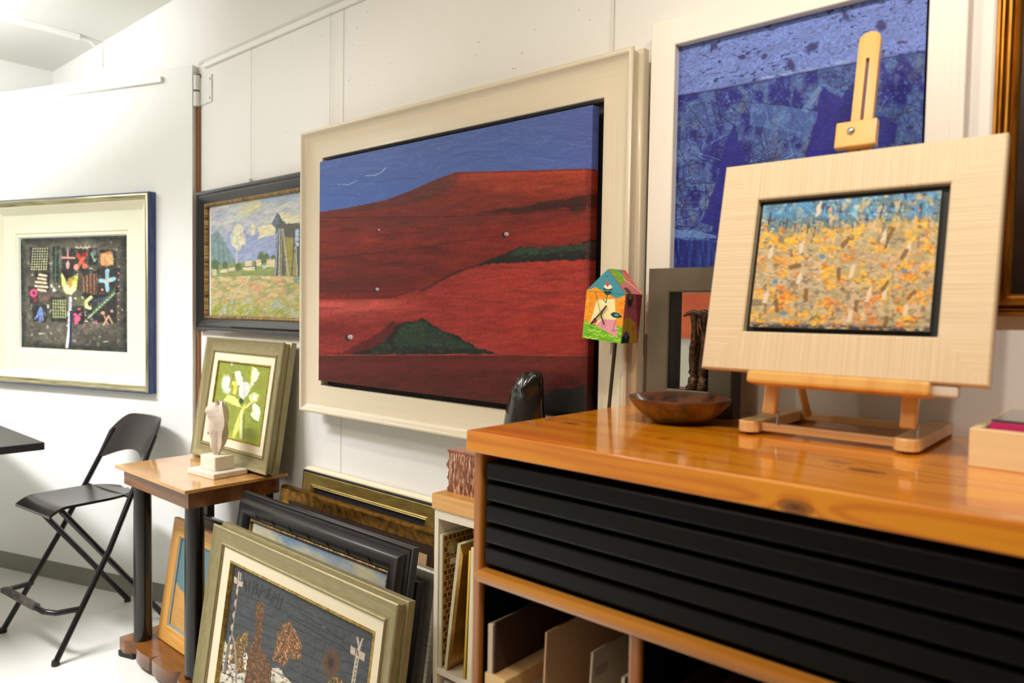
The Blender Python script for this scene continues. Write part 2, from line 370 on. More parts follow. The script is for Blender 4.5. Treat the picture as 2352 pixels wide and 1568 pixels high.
for i in range(9): a.line(P((1075+i*18,300),(1100+i*16,430)), 1.4, (248,206,140), rag=2); a.line(P((1080,290+i*18),(1230,280+i*15)), 1.0, (244,188,120), rag=2)
a.poly(P((590,520),(640,590),(660,680),(700,700),(760,560),(795,560),(780,720),(720,790),(650,780),(600,680)), (238,232,120), rag=1.5); a.ell(*q(690,720), 14, 11, (250,246,180)); a.ell(*q(700,640), 6, 12, (226,170,70), .9); a.ell(*q(745,600), 6, 9, (190,196,50), .6)
for i in range(13): a.line(P((850+i*15,530+(i*37)%40),(860+i*14,760+(i*53)%50)), 1.5, ((150,96,66),(204,150,110),(110,60,40))[i%3], rag=1.5)
for p in (((1160,500),(1155,600)),((1080,620),(1140,625)),((1170,625),(1245,600)),((1150,640),(1165,740))): a.line(P(*p), 9, (150,204,224), rag=1.5)
a.ell(*q(1155,625), 5, 4.5, (206,170,140)); a.ell(*q(245,765), 9, 10, (232,84,124)); a.ell(*q(245,765), 3, 4, (90,40,60)); a.ell(*q(265,850), 5, 6, (170,50,80), .8)
a.line(P((340,860),(480,770)), 2, (170,90,86)); a.line(P((370,790),(420,860)), 2, (160,80,80))
for p in (((330,950),(290,1060)),((335,950),(325,1120)),((340,960),(360,1100)),((320,1000),(270,1080))): a.line(P(*p), 5, (112,140,206))
for i in range(6): a.line(P((490+i*30,850),(495+i*30,1080)), 1.4, (206,218,136)); a.line(P((480,860+i*40),(650,870+i*40)), 1.3, (180,200,130))
a.line(P((705,830),(690,1250),(665,1440)), 6.5, (232,232,224)); a.line(P((712,1000),(712,1250),(705,1450)), 5.5, (44,54,92)); a.line(P((700,840),(700,960)), 4, (190,200,204))
a.poly(P((780,820),(850,830),(860,920),(790,920)), (104,116,56), .8, rag=2); a.line(P((960,825),(900,880),(905,940),(950,960)), 7.5, (236,240,160))
a.line(P((930,1080),(1250,780)), 4.5, (170,190,150)); a.line(P((1000,870),(1150,830)), 3, (60,80,140))
for i in range(9): a.line(P((980+i*32,1030-i*30),(1000+i*32,960-i*30)), 1.4, (110,150,90)); a.line(P((980+i*32,1030-i*30),(1040+i*30,1010-i*28)), 1.4, (90,130,90))
for x, y, r in ((815,970,3.5),(765,1040,4),(830,1040,3),(790,1090,8),(780,1140,5),(1100,735,3),(1025,1130,3),(1110,1020,4),(1220,1000,3.5),(880,1165,2)): a.ell(*q(x,y), r, r*.9, (232,90,130) if x < 1100 else (240,160,140), 1, rag=.5)
a.line(P((1120,1040),(1170,1160)), 3, (200,150,110)); a.line(P((1180,1060),(1120,1170)), 3.5, (236,176,130)); a.line(P((1180,1060),(1230,1150)), 3.5, (226,170,130))
for i in range(9): a.ell(*q(1302, 450+i*82), 1.5, 2, (232,140,150)); 
a.ell(*q(1350,985), 2, 3, (150,160,150)); a.line(P((1120,1380),(1180,1375)), 1.4, (200,200,190))
a.finish(.22, 5, 5); a.c = a.c*.82+a.c.mean(-1, keepdims=True)*.14+np.array((92, 88, 76))*.04
picture('print_sheet', -.8-.399, -.8+.399, 1.262, 1.856, .0050, a, INK, t, .001)

# ---------------------------------------------------------------- landscape with hut, black frame
t = thing('framed_landscape', 'black framed mountain landscape painting with a wooden hut, hung left of the red hills', 'picture', (-2.97, 0, 1.383))
moulding('frame_moulding', 1.04, .668, [(0, 0), (0, .026), (.006, .036), (.016, .036), (.022, .030), (.030, .034), (.040, .030), (.056, .018), (.062, .016), (.062, .004)], BLK, t)
g = moulding('gold_beading', .918, .546, [(0, .006), (0, .018), (.006, .022), (.012, .020), (.016, .014), (.016, .006)], mat('beaded_gold', (200, 164, 98), .4, .6, noise=((84, 58, 30), (330, 6, 1), 0, 'UV', .42, .5)), t, 0, .061)
a = Art(((471, 473), (716.8, 430.7), (715, 743), (471, 735)), 300, 300, (176, 180, 184))
n = fbm((a.X-a.Y*.3)/26, (a.Y+a.X*.5)/10, 5); a.mix((n-.4)*2, (196, 198, 186)); a.mix((.5-n)*2, (140, 152, 182))
def q(x, y): return (455+x/4.752, 430+y/4.752)
a.ell(*q(560,230), 24, 12, (208,200,140), .65, -.35, 1.2); a.ell(*q(450,310), 16, 8, (206,198,140), .5, -.3, 1.2); a.ell(*q(730,150), 22, 8, (132,158,196), .7, -.3, 1.2); a.ell(*q(960,110), 24, 14, (140,150,178), .7, -.3, 1.2)
a.poly(P((60,860),(240,600),(330,430),(440,520),(540,560),(800,520),(800,830),(60,860)), (142,154,190), .85, rag=6, rs=14, soft=2)
a.poly(P((60,540),(150,505),(230,620),(300,740),(340,830),(330,900),(70,920)), (118,140,140), .9, rag=4, rs=10, soft=1)
for x in range(90, 300, 18): a.line(P((x,560+abs(x-150)*1.2),(x+15,860)), 3, ((96,124,128),(132,152,150),(104,132,110))[x//18%3], .6, rag=2)
a.poly(P((320,470),(370,430),(420,450),(450,560),(470,640),(420,660),(380,720),(300,650),(290,600)), (214,208,176), .95, rag=4, rs=7, soft=1)
for x0, y0, x1, y1 in ((330,480,300,600),(400,470,410,560),(430,500,450,600),(370,560,360,650),(390,640,380,700)): a.line(P((x0,y0),(x1,y1)), 2.2, (160,168,176), .8)
a.poly(P((530,410),(570,460),(545,555),(515,540)), (216,208,170), .95, rag=2); a.poly(P((590,460),(740,430),(790,470),(770,545),(660,570),(590,600),(620,540)), (218,208,168), .95, rag=3, rs=7)
a.poly(P((60,900),(330,850),(800,820),(1085,880),(1085,1080),(60,1060)), (128,142,86), .95, rag=4, rs=10, soft=1)
n = fbm((a.X+a.Y)/22, (a.Y-a.X*.3)/9, 11); m = (a.Y > 640-.02*(a.X-460)).astype(float)
a.mix(m, (168,160,112)); a.mix(m*(n-.42)*4, (194,176,130)); a.mix(m*(.5-n)*4, (146,150,92)); a.mix(m*(fbm(a.X/14, a.Y/6, 21)-.55)*5, (198,150,110))
a.mix(np.clip((a.Y-685)/30, 0, 1)*np.clip(n*2.5-.6, 0, 1), (136,146,52)); a.mix(np.clip((a.Y-670)/30, 0, 1)*(fbm(a.X/12, a.Y/8, 31)-.55)*5, (160,166,160))
a.dabs(90, (475, 645, 714, 735), (8, 22), (2, 4), [(186,176,140),(120,132,70),(172,172,168),(200,180,120),(112,128,96)], .9, .6, .8)
for x, y, rx, ry in ((235,870,7,9),(120,870,9,12),(640,790,10,12),(690,790,6,10),(380,890,7,9),(770,800,6,9)): a.ell(*q(x,y), rx, ry, (84,100,62), .85, 0, .5, rag=.6)
for x0, y0, x1, y1 in ((90,920,140,985),(170,920,260,950),(270,900,340,935),(455,825,530,885),(570,815,630,880),(690,810,790,890),(640,870,690,910),(430,890,560,925)):
    a.poly(P((x0,y0),(x1,y0-5),(x1,y1),(x0,y1)), (206,196,160) if x0 % 20 else (176,178,172), .95, rag=1.5, rs=4)
a.line(P((430,890),(560,880)), 2, (84,92,104)); a.line(P((570,830),(575,920)), 2, (70,80,96)); a.line(P((360,740),(360,850)), 2.5, (206,196,160)); a.line(P((640,1005),(720,1000)), 3, (214,206,180)); a.line(P((180,1030),(300,1030)), 4, (190,186,140))
a.poly(P((745,420),(820,300),(870,400),(1090,420),(1090,1000),(780,980),(800,560),(790,470)), (92,92,84), 1, rag=2)
a.poly(P((810,290),(1090,350),(1090,415),(900,420),(860,390)), (206,200,168), 1, rag=2.5, rs=6); a.poly(P((745,430),(820,310),(830,420),(780,470)), (104,114,134), .9, rag=2)
a.poly(P((900,570),(1000,580),(1030,980),(900,990),(880,700)), (150,146,72), .9, rag=4, rs=7, soft=1)
for x0, x1, c in ((815,790,(150,156,176)),(835,830,(186,186,192)),(870,930,(176,178,190)),(860,850,(160,150,104)),(1005,1030,(170,176,190)),(1000,970,(66,76,108)),(1060,1040,(78,84,96))):
    a.line(P((x0,480),(x1,980)), 2.6, c, .9, rag=1.5)
for y in (505,545,590,645): a.ell(*q(1030,y), 4, 5, (172,184,206))
a.ell(*q(1050,1030), 14, 9, (120,140,130), .8)
a.finish(.14, 9, 2.6, -.35, hue=8)
picture('canvas', -.415, .455, .06, .61, .008, a, PAINT, t, .004)

# ---------------------------------------------------------------- red hills painting
t = thing('framed_hills_painting', 'large cream framed painting of red hills under a blue sky', 'picture', (-1.745, -.035, 1.098))
prof = [(0, 0), (0, .022), (.003, .026), (.012, .030), (.012, .052), (.006, .060), (.006, .066), (.009, .0695), (.013, .0705), (.016, .0695), (.019, .066), (.023, .061), (.029, .0555), (.037, .0505), (.048, .0463), (.062, .0432), (.080, .0412), (.098, .0402), (.108, .040), (.110, .038), (.110, 0)]
moulding('frame_moulding', 1.492, 1.08, prof, CREAMF, t, smooth=38)
obj('backing_tray', boxb(-.64, .64, -.008, -.002, .1, .98), BLKM, t)
a = Art(((734, 372.5), (1363, 239), (1355, 966), (739, 874)), 620, 470, (126, 38, 30))
X, Y = a.X, a.Y
a.mix((fbm(X/60, Y/22, 2)-.4)*1.6, (150, 48, 36)); a.mix((.48-fbm(X/90, Y/16, 3))*2.2, (88, 28, 22))
sky = [(700,150),(1400,150),(1400,389),(1363,390),(1200,394),(1045,397),(1000,413),(940,440),(880,462),(800,478),(700,493)]
a.poly(sky, (76, 95, 156), 1)
ms = (np.interp(X, [700,800,880,940,1000,1045,1200,1400], [493,478,462,440,413,397,394,389]) > Y).astype(float)
a.mix(ms*np.clip((Y-330)/150, 0, 1)*.7, (72, 106, 180)); a.mix(ms*np.clip((X-1250)/120, 0, 1)*.5, (78, 82, 150))
st = vn((X+fbm(X/50, Y/30, 8)*60)/38, (Y+X*.18+fbm(X/70, Y/50, 7)*55)/1.7, 12); a.mix(ms*np.clip(st-.60, 0, 1)*.8, (104, 132, 190)); a.mix(ms*np.clip(.3-st, 0, 1)*.6, (56, 74, 134))
rs_ = seeded(8)
for k in range(150):
    x = rs_.uniform(740, 1340); y = rs_.uniform(250, 470); L_ = rs_.uniform(30, 120); sl = .12-.42*max(0, 1-abs(x-900)/260)+rs_.uniform(-.12, .12)
    if y > np.interp(x+L_, [700,800,880,940,1000,1045,1200,1400], [480,468,452,430,400,388,386,382]): continue
    a.line([(x, y), (x+L_*.4, y+sl*L_*.4-3), (x+L_*.75, y+sl*L_*.75-1), (x+L_, y+sl*L_+4)], rs_.uniform(.8, 1.5), ((96,124,188),(52,70,130),(86,112,178))[k % 3], .6, fade=1.2)
a.line([(775,424),(800,425),(822,415)], 1, (190,206,232), .9, rag=1, fade=1.5); a.line([(838,404),(858,404),(872,398),(884,386)], 1.3, (200,214,236), .9, rag=1, fade=1.5)
up_ = [(1045,397),(1200,394),(1363,390),(1363,455),(1170,492),(1000,500),(740,503),(740,492),(880,470),(980,440)]
a.poly(up_, (132, 46, 32), .9, rag=2, soft=2)
a.poly([(1000,415),(1045,399),(1060,402),(1040,430),(1010,450),(950,468),(740,497),(740,490),(880,464),(940,442)], (98, 50, 44), .8, rag=2, rs=10, soft=1)
a.mix((1-ms)*np.exp(-((Y-np.interp(X, [1045,1400], [402,395]))/22)**2)*np.clip((X-1010)/70, 0, 1)*.85, (196, 74, 46)); a.line([(1040,399),(1200,396),(1363,391)], 2, (60, 26, 30), .8)
a.mix((1-ms)*np.exp(-((Y-430)/26)**2)*np.clip((X-1050)/80, 0, 1)*(fbm(X/50, Y/10, 5)-.1)*1.2, (184, 74, 44))
a.poly([(1090,492),(1200,478),(1290,462),(1380,446),(1380,478),(1290,484),(1180,495)], (54, 26, 22), .85, rag=5, rs=20, soft=3)
a.ell(1330, 485, 20, 12, (40, 24, 24), .7, -.2, .8, rag=.8)
a.line([(736,500),(1000,501),(1180,496),(1363,482)], 1.6, (46, 22, 22), .85); a.mix(np.exp(-((Y-np.interp(X, [736, 1363], [520, 500]))/14)**2)*.6*fbm(X/60, Y/8, 15), (104, 52, 40))
a.mix(np.exp(-((Y-545)/22)**2)*np.clip(fbm(X/45, Y/9, 19)*1.9-.75, 0, 1)*.6, (172, 62, 42))
a.line([(736,597),(960,573),(1150,545),(1363,508)], 1.5, (60, 24, 22), .8, rag=2)
a.mix(np.exp(-((Y-np.interp(X, [736, 1363], [640, 520]))/24)**2)*np.clip((X-1000)/300, 0, 1)*.7, (166, 50, 36))
red = [(736,688),(900,690),(985,662),(1060,628),(1110,612),(1200,606),(1380,600),(1380,835),(1150,822),(736,818)]
a.poly(red, (166, 54, 46), .95, rag=2, soft=2)
mr = ((Y > np.interp(X, [736,900,985,1060,1110,1380], [688,690,662,628,612,602])) & (Y < 822)).astype(float)
a.mix(mr*np.clip((X-980)/200, 0, 1)*.7, (192, 66, 54)); a.mix(mr*np.exp(-((Y-705)/20)**2)*np.clip((1000-X)/140, 0, 1)*1.0, (214, 92, 80))
a.mix(mr*np.exp(-((Y-790)/60)**2)*np.clip((X-1080)/150, 0, 1)*.4, (160, 40, 34)); a.mix(mr*(fbm(X/70, Y/10, 23)-.5)*1.6, (132, 40, 36))
a.mix(np.exp(-((Y-650)/24)**2)*np.clip((1000-X)/200, 0, 1)*.75*(Y < 690), (84, 26, 26))
a.line([(736,668),(850,672),(960,668)], 2, (56,24,26), .6, rag=2); a.line([(970,672),(1010,650),(1060,626),(1110,610),(1180,602)], 5, (60,26,24), .75, rag=3, fade=6)
a.line([(980,680),(1100,690),(1200,702),(1363,712)], 1.4, (200, 92, 76), .7)
a.poly([(736,815),(790,812),(830,790),(870,770),(905,742),(930,760),(900,818)], (84, 22, 22), .8, rag=4, rs=12, soft=3); a.mix(mr*np.exp(-((Y-765)/22)**2)*np.clip((880-X)/80, 0, 1)*.6, (112, 30, 28))
G1, G2 = (40, 62, 48), (28, 36, 32)
a.poly([(1090,617),(1130,600),(1160,588),(1195,572),(1215,574),(1250,578),(1300,570),(1335,568),(1362,556),(1380,560),(1380,603),(1280,606),(1200,608),(1130,612)], G2, .95, rag=4, rs=9, soft=1)
a.poly([(1170,592),(1195,574),(1230,577),(1300,572),(1335,569),(1380,558),(1380,580),(1300,584),(1240,590)], (46, 82, 62), .75, rag=5, rs=8, soft=1)
a.poly([(810,818),(850,806),(880,790),(905,770),(915,748),(935,742),(955,744),(975,737),(1000,752),(1020,768),(1045,774),(1075,790),(1105,808),(1150,822)], G2, .97, rag=5, rs=9, soft=1)
for k in range(260):
    x = rs_.uniform(850, 1130); y = rs_.uniform(740, 815); lim = np.interp(x, [850,905,935,975,1020,1075,1130], [806,770,744,739,768,790,812])
    if y > lim+3: a.ell(x, y, rs_.uniform(1.5, 4), rs_.uniform(1, 2.5), ((52,88,62),(40,70,52),(24,32,28))[k % 3], .6, rs_.uniform(-.5, .5), .8)
for k in range(160):
    x = rs_.uniform(1180, 1372); y = rs_.uniform(565, 596); lim = np.interp(x, [1180,1210,1300,1335,1372], [582,574,571,568,557])
    if y > lim: a.ell(x, y, rs_.uniform(1.5, 5), rs_.uniform(1, 2.2), ((52,92,70),(40,74,58),(28,40,36))[k % 3], .6, 0, .8)
a.poly([(905,800),(925,750),(975,742),(1010,765),(1060,788),(1095,806),(1000,804)], (44, 74, 54), .6, rag=7, rs=8, soft=1)
bush = ((Y < 822) & (Y > 735)).astype(float); a.mix(bush*np.clip(fbm(X/7, Y/4, 33)*2-1.05, 0, 1)*(np.abs(X-985) < 130)*(Y > 742+abs(X-960)*.42), (60, 96, 66))
low = np.clip(Y-np.interp(X, [736, 1363], [817, 829]), 0, 1)
a.mix(low, (92, 30, 24)); a.mix(low*(fbm(X/80, Y/10, 41)-.45)*1.6, (64, 22, 18)); a.mix(low*np.exp(-((Y-850)/26)**2)*np.clip((X-1050)/200, 0, 1)*.8, (124, 48, 34)); a.mix(low*np.exp(-((Y-845)/14)**2)*.5, (120, 44, 34))
a.line([(736,817),(1050,821),(1363,830)], 1.6, (190, 90, 76), .7, rag=1)
a.poly([(1230,925),(1290,905),(1350,900),(1380,905),(1380,980),(1230,960)], (22, 34, 32), .9, rag=5, rs=12, soft=3); a.line([(1310,893),(1340,890)], 4, (30,40,36), .8, rag=2)
a.mix(np.clip((X-1345)/8, 0, 1)*(1-ms)*.4, (90, 24, 24)); a.line([(1352,470),(1350,830)], 1.2, (206,110,70), .5, rag=1)
for x, y, r in ((870,530,2.6),(1163,542,5.5),(868,667,4.2),(808,776,6.3)):
    a.ell(x-r*.6, y+r*.35, r*1.1, r, (34,20,22)); a.ell(x+r*.15, y, r*.95, r*.85, (206,202,200)); a.ell(x, y+r*.3, r*.3, r*.3, (60,50,50), .8)
a.c *= (1+(fbm(X/2.4, Y/2.4, 51, 2)-.5)*(.30-.22*ms))[..., None]; keep = a.c.copy()
a.mix((1-ms)*np.ones_like(ms)*.10, (60, 14, 12)); a.finish(.13, 26, 5, -.08, hue=5); a.c = np.where(ms[..., None] > 0, keep, a.c)
a.c *= np.where(ms > 0, 1.0, .90)[..., None]
picture('canvas', -.625, .614, .131, .951, .058, a, PAINT, t, .030)
# ---------------------------------------------------------------- blue abstract in white frame
t = thing('framed_blue_abstract', 'blue textured abstract painting in a wide white box frame', 'picture', (-.635, 0, 1.45))
moulding('frame_moulding', .697, .787, [(0, 0), (0, .050), (.002, .052), (.066, .052), (.068, .050), (.068, .0)], WHITEF, t)
obj('backing_tray', boxb(-.30, .30, -.012, -.004, .05, .74), BLKM, t)
a = Art(((1548.7, 100.9), (2129.4, -46.1), (2099.3, 731.5), (1533.1, 722.1)), 520, 540, (70, 82, 150))
X, Y = a.X, a.Y
hz = np.interp(X, [1530, 1620, 1760, 1900, 2130], [226, 212, 186, 158, 118]); top = (Y < hz).astype(float)
n1 = fbm((X+Y*.4)/16, (Y-X*.3)/16, 1); n2 = fbm(X/5, Y/5, 7); ridge = np.abs(fbm((X+Y)/34, (Y-X*.6)/30, 13, 5)-.5)
a.mix(np.clip((n1-.35)*2.2, 0, 1), (98, 116, 182)); a.mix(np.clip((.5-fbm(X/30, Y/45, 3))*6, 0, 1), (40, 36, 128)); a.mix(np.clip(1-ridge*26, 0, 1)*.75, (34, 30, 88)); a.mix(np.clip(n2*2.4-1.35, 0, 1)*.8, (38, 38, 110))
a.mix(np.clip(fbm(X/24, Y/36, 9)*4-2.3, 0, 1)*.7, (108, 106, 128)); a.mix(np.clip((n2-.62)*6, 0, 1)*.6, (120, 148, 214))
a.dabs(300, (1545, 240, 2115, 620), (18, 80), (1.0, 3.2), [(24,22,70),(30,28,96),(112,134,204),(34,32,52)], 2.5, .7, .9); a.dabs(240, (1545, 240, 2115, 620), (10, 60), (1, 2.5), [(32,28,96),(120,138,206),(24,20,60)], .9, .7, .7)
for pts, c in (([(1682,283),(1712,400),(1712,420),(1655,530),(1606,512),(1640,420),(1660,330)], (38,34,128)), ([(1872,246),(1884,200),(1905,214),(1965,252),(1960,330),(1930,352),(1845,360),(1870,275),(1860,262),(1846,262)], (44,36,132)),
               ([(1726,262),(1756,268),(1742,320),(1730,306)], (40,38,110)), ([(2015,265),(2060,285),(2052,330),(2015,340)], (36,36,126)), ([(1530,548),(1645,556),(1640,640),(1530,640)], (30,32,120)), ([(1850,340),(1930,350),(1930,380),(1840,380)], (38,34,140))):
    m = a.poly(pts, c, .88, rag=3, rs=14, soft=1)
a.poly([(1722,235),(1876,258),(1850,330),(1800,300),(1716,290)], (96,122,190), .55, rag=4, rs=12); a.poly([(1835,254),(1876,200),(1886,206),(1850,262)], (112,126,190), .8, rag=2); a.line([(1690,236),(1790,242),(1876,258)], 1.6, (30,28,80), .9, rag=3); a.line([(1718,400),(1830,350)], 3, (110,130,196), .6, rag=3)
for k in range(7): a.line([(1700+k*5,318+k*9),(1800-k*3,368+k*3)], 1.8, (34,32,80), .8, rag=3)
a.mix(((Y > 546) & (X < 1700)).astype(float)*np.clip(vn(X/4, Y/40, 3)*2-.9, 0, 1)*.7, (70, 100, 180)); a.poly([(1540,528),(1590,530),(1640,542),(1640,548),(1540,546)], (110,136,206), .8, rag=2)
tp = np.array((118, 126, 204.)); g = np.zeros_like(a.c); g[:] = tp; g *= (1+(fbm((X+Y*2)/50, (Y+X*.22)/9, 31)-.5)*.2)[..., None]
sp = vn((X)/9, (Y+X*.22)/4, 17)*.6+fbm(X/40, Y/30, 19)*.4; g += (np.array((62, 60, 122))-g)*np.clip((sp-.68)*14, 0, 1)[..., None]
a.c = np.where(top[..., None] > 0, g, a.c)
sv = a.rs; a.dabs(230, (1555, -30, 2115, 215), (4, 18), (1.2, 4), [(50,48,100),(66,62,116)], .3, .5, .8, test=lambda x, y: y < np.interp(x, [1530, 2130], [216, 112])-4)
for x, y, rx, ry in ((1860,112,18,9),(2022,62,13,12),(1812,152,8,14),(1700,134,8,6),(1938,38,6,14),(1750,132,8,5)): a.ell(x, y, rx, ry, (54,50,110), .85, -.5, .6, rag=.8)
a.mix(np.exp(-np.abs(Y-hz)/1.6)*.9, (30, 28, 84)); a.mix(np.exp(-np.abs(Y-hz+6)/3)*np.clip(fbm(X/25, Y/5, 3)*2-.7, 0, 1)*(X > 1740)*(X < 1950), (190, 198, 238))
a.finish(.2, 5, 3, -.3, hue=5)
a.c *= np.array((.90, 1.0, .95))
picture('canvas', -.288, .272, .05, .732, .030, a, PAINT, t, .02, border=(40, 36, 96))

# ---------------------------------------------------------------- gilt frame at the right
t = thing('gilt_framed_picture', 'gilt ridged frame around a dark picture at the right edge', 'picture', (.02, 0, 1.508))
moulding('frame_moulding', .53, .82, [(0, 0), (0, .02), (.003, .027), (.007, .027), (.009, .022), (.011, .026), (.014, .026), (.016, .020), (.018, .027), (.022, .034), (.026, .034), (.030, .027), (.032, .020), (.035, .022), (.038, .020), (.042, .012), (.042, 0)],
         mat('old_gilt', (196, 136, 48), .34, .85, noise=((112, 66, 20), (9, 160, 1), 5, 'UV', .4, .72)), t, smooth=35)
obj('dark_canvas', boxb(-.225, .225, -.010, -.002, .04, .78), mat('dark_varnish', (44, 28, 18), .25, noise=((24, 14, 10), (12, 12, 12), 3, 'Object', .3, .7)), t)

# ---------------------------------------------------------------- console table with two black columns
WAL = mat('walnut', (136, 84, 34), .25, coat=.35, noise=((80, 46, 18), (2, 16, 16), 5, 'Object', .32, .72))
WALT = mat('cherry_top', (204, 150, 82), .16, coat=.8, noise=((156, 100, 48), (3, 14, 10), 5, 'Object', .45, .8))
t = thing('console_table', 'walnut console table with two black front columns and scalloped base', 'table', (-2.985, -.255, 0))
T = t
obj('tabletop', boxb(-.325, .325, -.215, .215, .806, .82), WALT, t, bevel=.002)
obj('apron', boxb(-.295, .30, -.19, .19, .74, .806), WAL, t, bevel=.002)
for x in (-.205, .265):
    c = obj('column', lathe([(.036, .078), (.036, .40), (.0355, .60), (.034, .742)], 40), BLK, t, (x, -.150, 0), smooth=40)
for x in (-.24, .26): obj('rear_post', boxb(x-.02, x+.02, .14, .175, .08, .742), mat('dark_post', (58, 40, 32), .4), t, bevel=.002)
def plinth_y(s):
    s = 1-s if s > .5 else s
    if s < .07: return -.21
    if s < .18: return -.19+.020*-math.cos(math.pi*(s-.07)/.11)
    if s < .485: return -.17-.040*math.sqrt(max(0, 1-((.36-s)/.18)**2)) if s < .36 else -.21+.006*((s-.36)/.125)**2
    return -.204+.034*(s-.485)/.015
pts = [(-.295+.59*i/90, plinth_y(i/90)) for i in range(91)]
pts += [(.295, -.21), (.295, .19), (-.295, .19)]
seen = []; [seen.append(p) for p in pts if p not in seen]
obj('base_plinth', prism(seen, 'z', .022, .08), WAL, t, smooth=35)
obj('plinth_shoe', prism([(x*1.02, y*1.02) for x, y in seen[:4]]+[(-.21, -.19), (-.21, .19), (-.30, .19)], 'z', 0, .022), BLKM, t)
obj('plinth_shoe', boxb(.2, .30, -.2, .19, 0, .022), BLKM, t)

# ---------------------------------------------------------------- iris painting on the console
def lean(x, y, z, deg, rz=0): return dict(loc=(x, y, z), rot=(-R(deg), 0, R(rz)))
SCOOP = [(0, 0), (0, .022), (.002, .024), (.008, .026), (.008, .046), (.002, .052), (.002, .057), (.006, .060), (.010, .058), (.020, .050), (.034, .044), (.048, .042), (.056, .044), (.058, .048), (.061, .050), (.064, .048), (.064, .045), (.068, .045), (.070, .040), (.070, .02), (.070, 0)]
t = thing('framed_iris_painting', 'small painting of a white iris on green leaning on the console table', 'picture', **lean(-2.951, -.105, .823, 8.6))
moulding('frame_moulding', .65, .54, SCOOP, SILVG, t, smooth=35)
moulding('linen_liner', .512, .402, [(0, .02), (0, .042), (.034, .040), (.034, .02)], LINEN, t, 0, .069)
moulding('gold_slip', .446, .336, [(0, .02), (0, .041), (.005, .043), (.007, .030), (.007, .02)], GOLDT, t, 0, .102)
a = Art(((501.5, 833), (613, 846), (591, 1018), (482, 987)), 190, 210, (140, 150, 62))
a.mix((fbm(a.X/18, a.Y/18, 2)-.4)*.8, (124, 136, 50)); a.mix(np.clip((a.v-.9)*8, 0, 1), (170, 190, 60))
def q(x, y): return (470+x/6.82, 810+y/6.82)
Wc, Yc, Lc = (226, 230, 206), (206, 206, 110), (206, 210, 206)
a.ell(*q(310,480), 9, 17, (226,228,214), .95, .1, .5, rag=.6); a.ell(*q(330,590), 7, 8, (224,226,212), .8, 0, .7, rag=.8); a.line(P((350,560),(420,350)), 2, (96,110,50), .8)
a.poly(P((430,320),(500,300),(550,440),(560,520),(470,520)), Wc, rag=2); a.poly(P((390,460),(460,465),(470,560),(450,660),(410,640),(415,540)), (228,204,88), rag=1.5)
a.poly(P((700,240),(800,330),(770,420),(700,520),(680,560),(660,520),(670,400)), Wc, .95, rag=3, rs=4); a.line(P((685,235),(672,400),(660,600)), 1.8, (214,206,70))
a.poly(P((490,560),(540,470),(640,470),(660,560),(620,680),(560,740),(500,680)), Lc, 1, rag=2); a.line(P((575,480),(570,700)), 1.5, (170,176,190), .8)
a.poly(P((650,660),(720,620),(790,660),(770,760),(700,790),(640,740)), (214,216,150), .9, rag=2); a.ell(*q(725,700), 5, 6, (226,226,214)); a.line(P((660,790),(600,850)), 5, (210,212,140))
a.poly(P((690,810),(740,790),(800,850),(820,930),(790,1060),(720,1020),(670,960),(700,900)), Wc, 1, rag=2); a.line(P((745,850),(750,1000)), 1.4, (190,200,206))
a.poly(P((270,740),(330,650),(420,670),(500,740),(540,850),(470,830),(330,760)), (214,214,130), .9, rag=2); a.ell(*q(530,755), 5, 6, (44,70,40), .9)
a.poly(P((540,850),(600,780),(580,880),(550,1000),(560,1320),(510,1300),(500,1150),(440,1300),(400,1280),(440,1100)), (206,210,110), .95, rag=1.5); a.line(P((530,900),(530,1300)), 3.2, Wc, .8); a.line(P((575,950),(570,1320)), 2, (84,104,50), .7)
a.ell(*q(388,208), 1.9, 2.5, (230,232,200)); a.ell(*q(893,790), 1, 3, (230,232,200)); a.line(P((660,980),(700,1050),(790,1070)), 2, (104,120,46), .7)
a.finish(.08, 6, 6, hue=5)
picture('canvas', -.219, .219, .108, .434, .034, a, PAINT, t, .004)

# ---------------------------------------------------------------- small marble sculpture
MARB = mat('white_marble', (226, 216, 198), .35, noise=((204, 190, 170), (18, 18, 18), 5, 'Object', .45, .8), bump=(.1, (60, 60, 60), 'Object'))
t = thing('stone_sculpture', 'pale rough stone sculpture on a stepped white marble base', 'sculpture', (-2.853, -.246, .82), (0, 0, R(4)))
obj('base_slab', boxb(-.098, .098, -.075, .075, 0, .022), MARB, t, bevel=.003)
obj('plinth_block', boxb(-.058, .052, -.042, .042, .022, .078), MARB, t, bevel=.003)
rs = np.random.RandomState(11)
def warp(p, a, s):
    k = 1+.55*(float(fbm(np.array(a*1.1+5), np.array(p.z*26), 4))-.5)+.12*math.cos(2*a+p.z*30)+.10*math.sin(3*a+p.z*70)
    fl = 1/max(abs(math.cos(a-.5)), abs(math.sin(a-.5)), .72)*.82
    cx = -.008+.02*s+.010*math.sin(s*6); p2 = Vector((p.x*k*fl*1.05+cx, p.y*k*fl*.8, p.z))
    if s > .6: p2.z += (s-.6)*(.5*p.x+.05)+.012*math.sin(a*5+1)*(s-.6)/.4
    return p2
o = obj('carved_stone', lathe([(.012, .074), (.017, .088), (.024, .105), (.030, .125), (.034, .145), (.040, .165), (.046, .185), (.051, .205), (.055, .225), (.057, .242), (.055, .256), (.049, .266), (.040, .273), (.022, .272), (.004, .270)], 22, warp=warp),
        mat('rough_stone', (212, 198, 180), .8, noise=((188, 172, 154), (14, 14, 14), 5, 'Object', .4, .7), bump=(1.0, (55, 55, 55), 'Object')), t, smooth=20)
o['label'] = 'rough pale stone'

